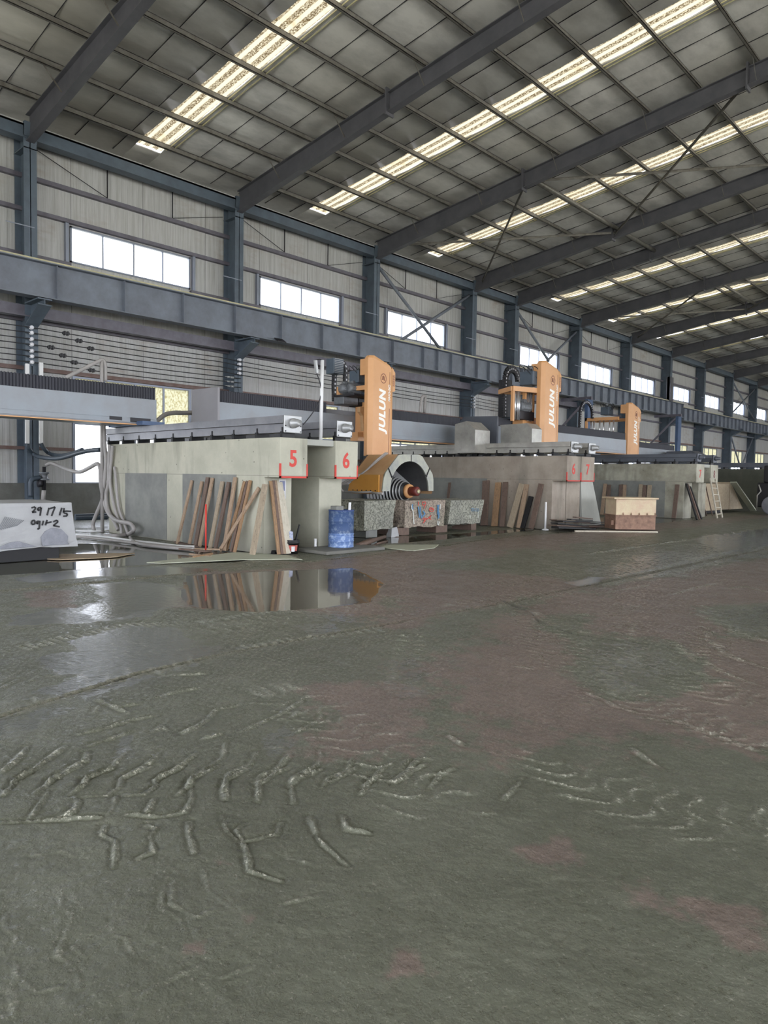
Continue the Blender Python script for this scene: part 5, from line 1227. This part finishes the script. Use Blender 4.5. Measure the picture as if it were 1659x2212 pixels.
# ================================================================ HOSES AND PIPES AT THE LEFT
def hose(pts, r, lab, k=k1, plane=None, mat='hose', name='water_hose', cat='hose', n=8):
    P = [at(*k(*p[:2]), **(p[2] if len(p) > 2 else plane)) for p in pts]
    o = MB().tube(P, r, n, 8).build(name, mat); tag(o, lab, cat); return o
Yh = dict(y=8.12)
Zf = dict(z=.04)
hose([(885,700),(892,860),(905,1000),(900,1100),(885,1250),(870,1350),(830,1450),(795,1540),(800,1590),(830,1640),(960,1650,Zf),(1080,1640,Zf),(1140,1600,dict(y=7.95)),(1110,1545,dict(y=7.95)),(1000,1520,dict(y=7.95)),(930,1460),(890,1360),(860,1200),(855,1080),(830,1035),(760,1070),(680,1105),(600,1090),(520,1060,dict(y=8.6)),(440,1030,dict(y=8.6)),(395,1045,dict(x=-22))], .05, 'long grey hose looping on the floor and up to the wall tap', plane=Yh)
hose([(935,870),(930,1000),(925,1200),(905,1300),(920,1420),(970,1520),(1010,1600)], .045, 'grey hose hanging down the back of the concrete wall', plane=Yh)
hose([(960,880),(945,1050),(940,1200),(965,1350),(1000,1480),(1030,1560),(1040,1640)], .04, 'grey hose bulging beside the concrete wall corner', plane=Yh)
hose([(975,1060),(990,1160),(1000,1300),(1020,1430),(1060,1540),(1090,1630)], .035, 'outer grey hose slanting along the wall base', plane=Yh)
hose([(650,1640),(900,1660),(1120,1690),(1300,1710),(1500,1735),(1659,1745)], .03, 'pale hose lying across the floor to the planks', plane=Zf, mat='pvc')
hose([(650,1655),(900,1680),(1150,1710),(1350,1730),(1659,1760)], .03, 'second pale hose lying beside the first', plane=Zf, mat='hose')
hose([(1110,1660),(1130,1690),(1200,1720),(1400,1745),(1659,1765)], .035, 'thick pale hose with an upturned end', plane=Zf, mat='hose')
hose([(650,1605),(800,1610),(1000,1600)], .025, 'thin pale pipe on the floor by the concrete wall', plane=Zf, mat='pvc')
hose([(640,1478),(760,1475),(915,1470)], .05, 'dark blue pipe along the plinth', plane=dict(x=-19.5), mat='dhose', name='water_pipe', cat='pipe')
hose([(640,1500),(760,1497),(915,1492)], .06, 'lower dark pipe along the plinth', plane=dict(x=-19.4), mat='dhose', name='water_pipe', cat='pipe')
Xc = dict(x=-22.2)
hose([(232,865,Xc),(245,900,Xc),(300,960,Xc),(400,985,dict(x=-21)),(520,985,dict(x=-20)),(680,940,dict(x=-18.6)),(780,920,dict(x=-18)),(860,915,dict(x=-17.5))], .06, 'dark sagging hose from the left white conduit', plane=Yh, mat='dhose')
hose([(350,860,Xc),(375,905,Xc),(430,950,Xc),(520,965,dict(x=-21)),(620,945,dict(x=-20)),(700,915,dict(x=-19))], .06, 'shorter dark sagging hose from the right white conduit', plane=Yh, mat='dhose')
for i, x in enumerate((232, 350)):
    a, b = at(*k1(x, 180 if i == 0 else 170), x=-22.25), at(*k1(x, 862), x=-22.25); o = MB().bar(a, b, .11, .08, (1, 0, 0)).build('cable_conduit', 'pvc', bevel=.01); tag(o, ('left', 'right')[i]+' white conduit down the leftmost column', 'conduit')
# pipe riser with valve
t = thing('pipe_riser', 'dark pipe riser with valve at the foot of the leftmost column', 'pipe', (-21.9, 8.6, 0))
R_ = dict(x=-21.9)
MB().tube([at(*k1(262,1320), **R_), at(*k1(262,1200), **R_), at(*k1(285,1165), **R_), at(*k1(345,1150), **R_)], .07, 10, 4).build('elbow_pipe', 'dhose', t)
MB().tube([at(*k1(375,1260), **R_), at(*k1(378,1060), **R_)], .055, 10).build('riser', 'darkm', t); MB().tube([at(*k1(368,1340), **R_), at(*k1(374,1260), **R_)], .06, 10).build('lower_pipe', 'hose', t)
a = at(*k1(378,1140), **R_); MB().lathe([(0, -.12), (.14, -.12), (.14, -.08), (.09, -.06), (.09, .06), (.14, .08), (.14, .12), (0, .12)], a, 2, 16).build('valve', 'gun', t)
a = at(*k1(340,1200), **R_); MB().lathe([(0, -.05), (.12, -.05), (.12, .05), (0, .05)], a, 1, 16).build('handwheel', 'darkm', t)
# hose mast and lines behind bridge A
o = MB().tube([(at(*k1(868,330), x=-17.3).x, at(*k1(868,330), x=-17.3).y, 0), at(*k1(868,330), x=-17.3), at(*k1(868,150), x=-17.3)], .045, 10).tube([at(*k1(900,330), x=-17.3), at(*k1(898,200), x=-17.3), at(*k1(880,150), x=-17.3), at(*k1(840,160), x=-17.3), at(*k1(700,230), x=-17.3), at(*k1(560,300), x=-17.3)], .045, 8, 6).build('hose_mast', 'hose'); tag(o, 'hose bent over a mast behind the left bridge', 'hose mast')
hose([(1320,690),(1400,620),(1480,600),(1560,600),(1659,600),(1800,610),(1870,615)], .06, 'bundled cable arching between the first two bridges', plane=dict(x=-17.2), mat='hose')
o = MB().tube([at(*k3(905,660), x=-15.4), at(*k3(915,560), x=-15.4), at(*k3(930,510), x=-15.4), at(*k3(955,510), x=-15.4)], .05, 8, 5).tube([at(*k3(945,660), x=-15.4), at(*k3(955,510), x=-15.4)], .05, 8).build('hose_mast', 'hose'); tag(o, 'short hose arch rising behind the first saw bridge', 'hose mast')
# thin white pole with lamp beside tower one
p = at(*k2(1235,815), x=-10.55); p.z = 2.2; q = at(*k2(1250,150), x=p.x)
t = thing('lamp_pole', 'thin white pole with a slim lamp left of the first tower', 'pole', p)
MB().tube([p, q], .035, 10).build('pole', 'pvc', t)
a, b = at(*k2(1190,150), x=p.x), at(*k2(1202,260), x=p.x); MB().bar(a, b, .05, .05, (1, 0, 0)).build('lamp_tube', 'plate', t); MB().tube([q, at(*k2(1225,142), x=p.x), a], .01, 6).build('bracket', 'darkm', t)
MB().tube([b, at(*k2(1215,300), x=p.x), at(*k2(1235,370), x=p.x), at(*k2(1230,480), x=p.x), at(*k2(1180,580), x=p.x), at(*k2(1120,660), x=p.x), at(*k2(1085,700), x=p.x)], .01, 6, 4).build('cord', 'wire', t)
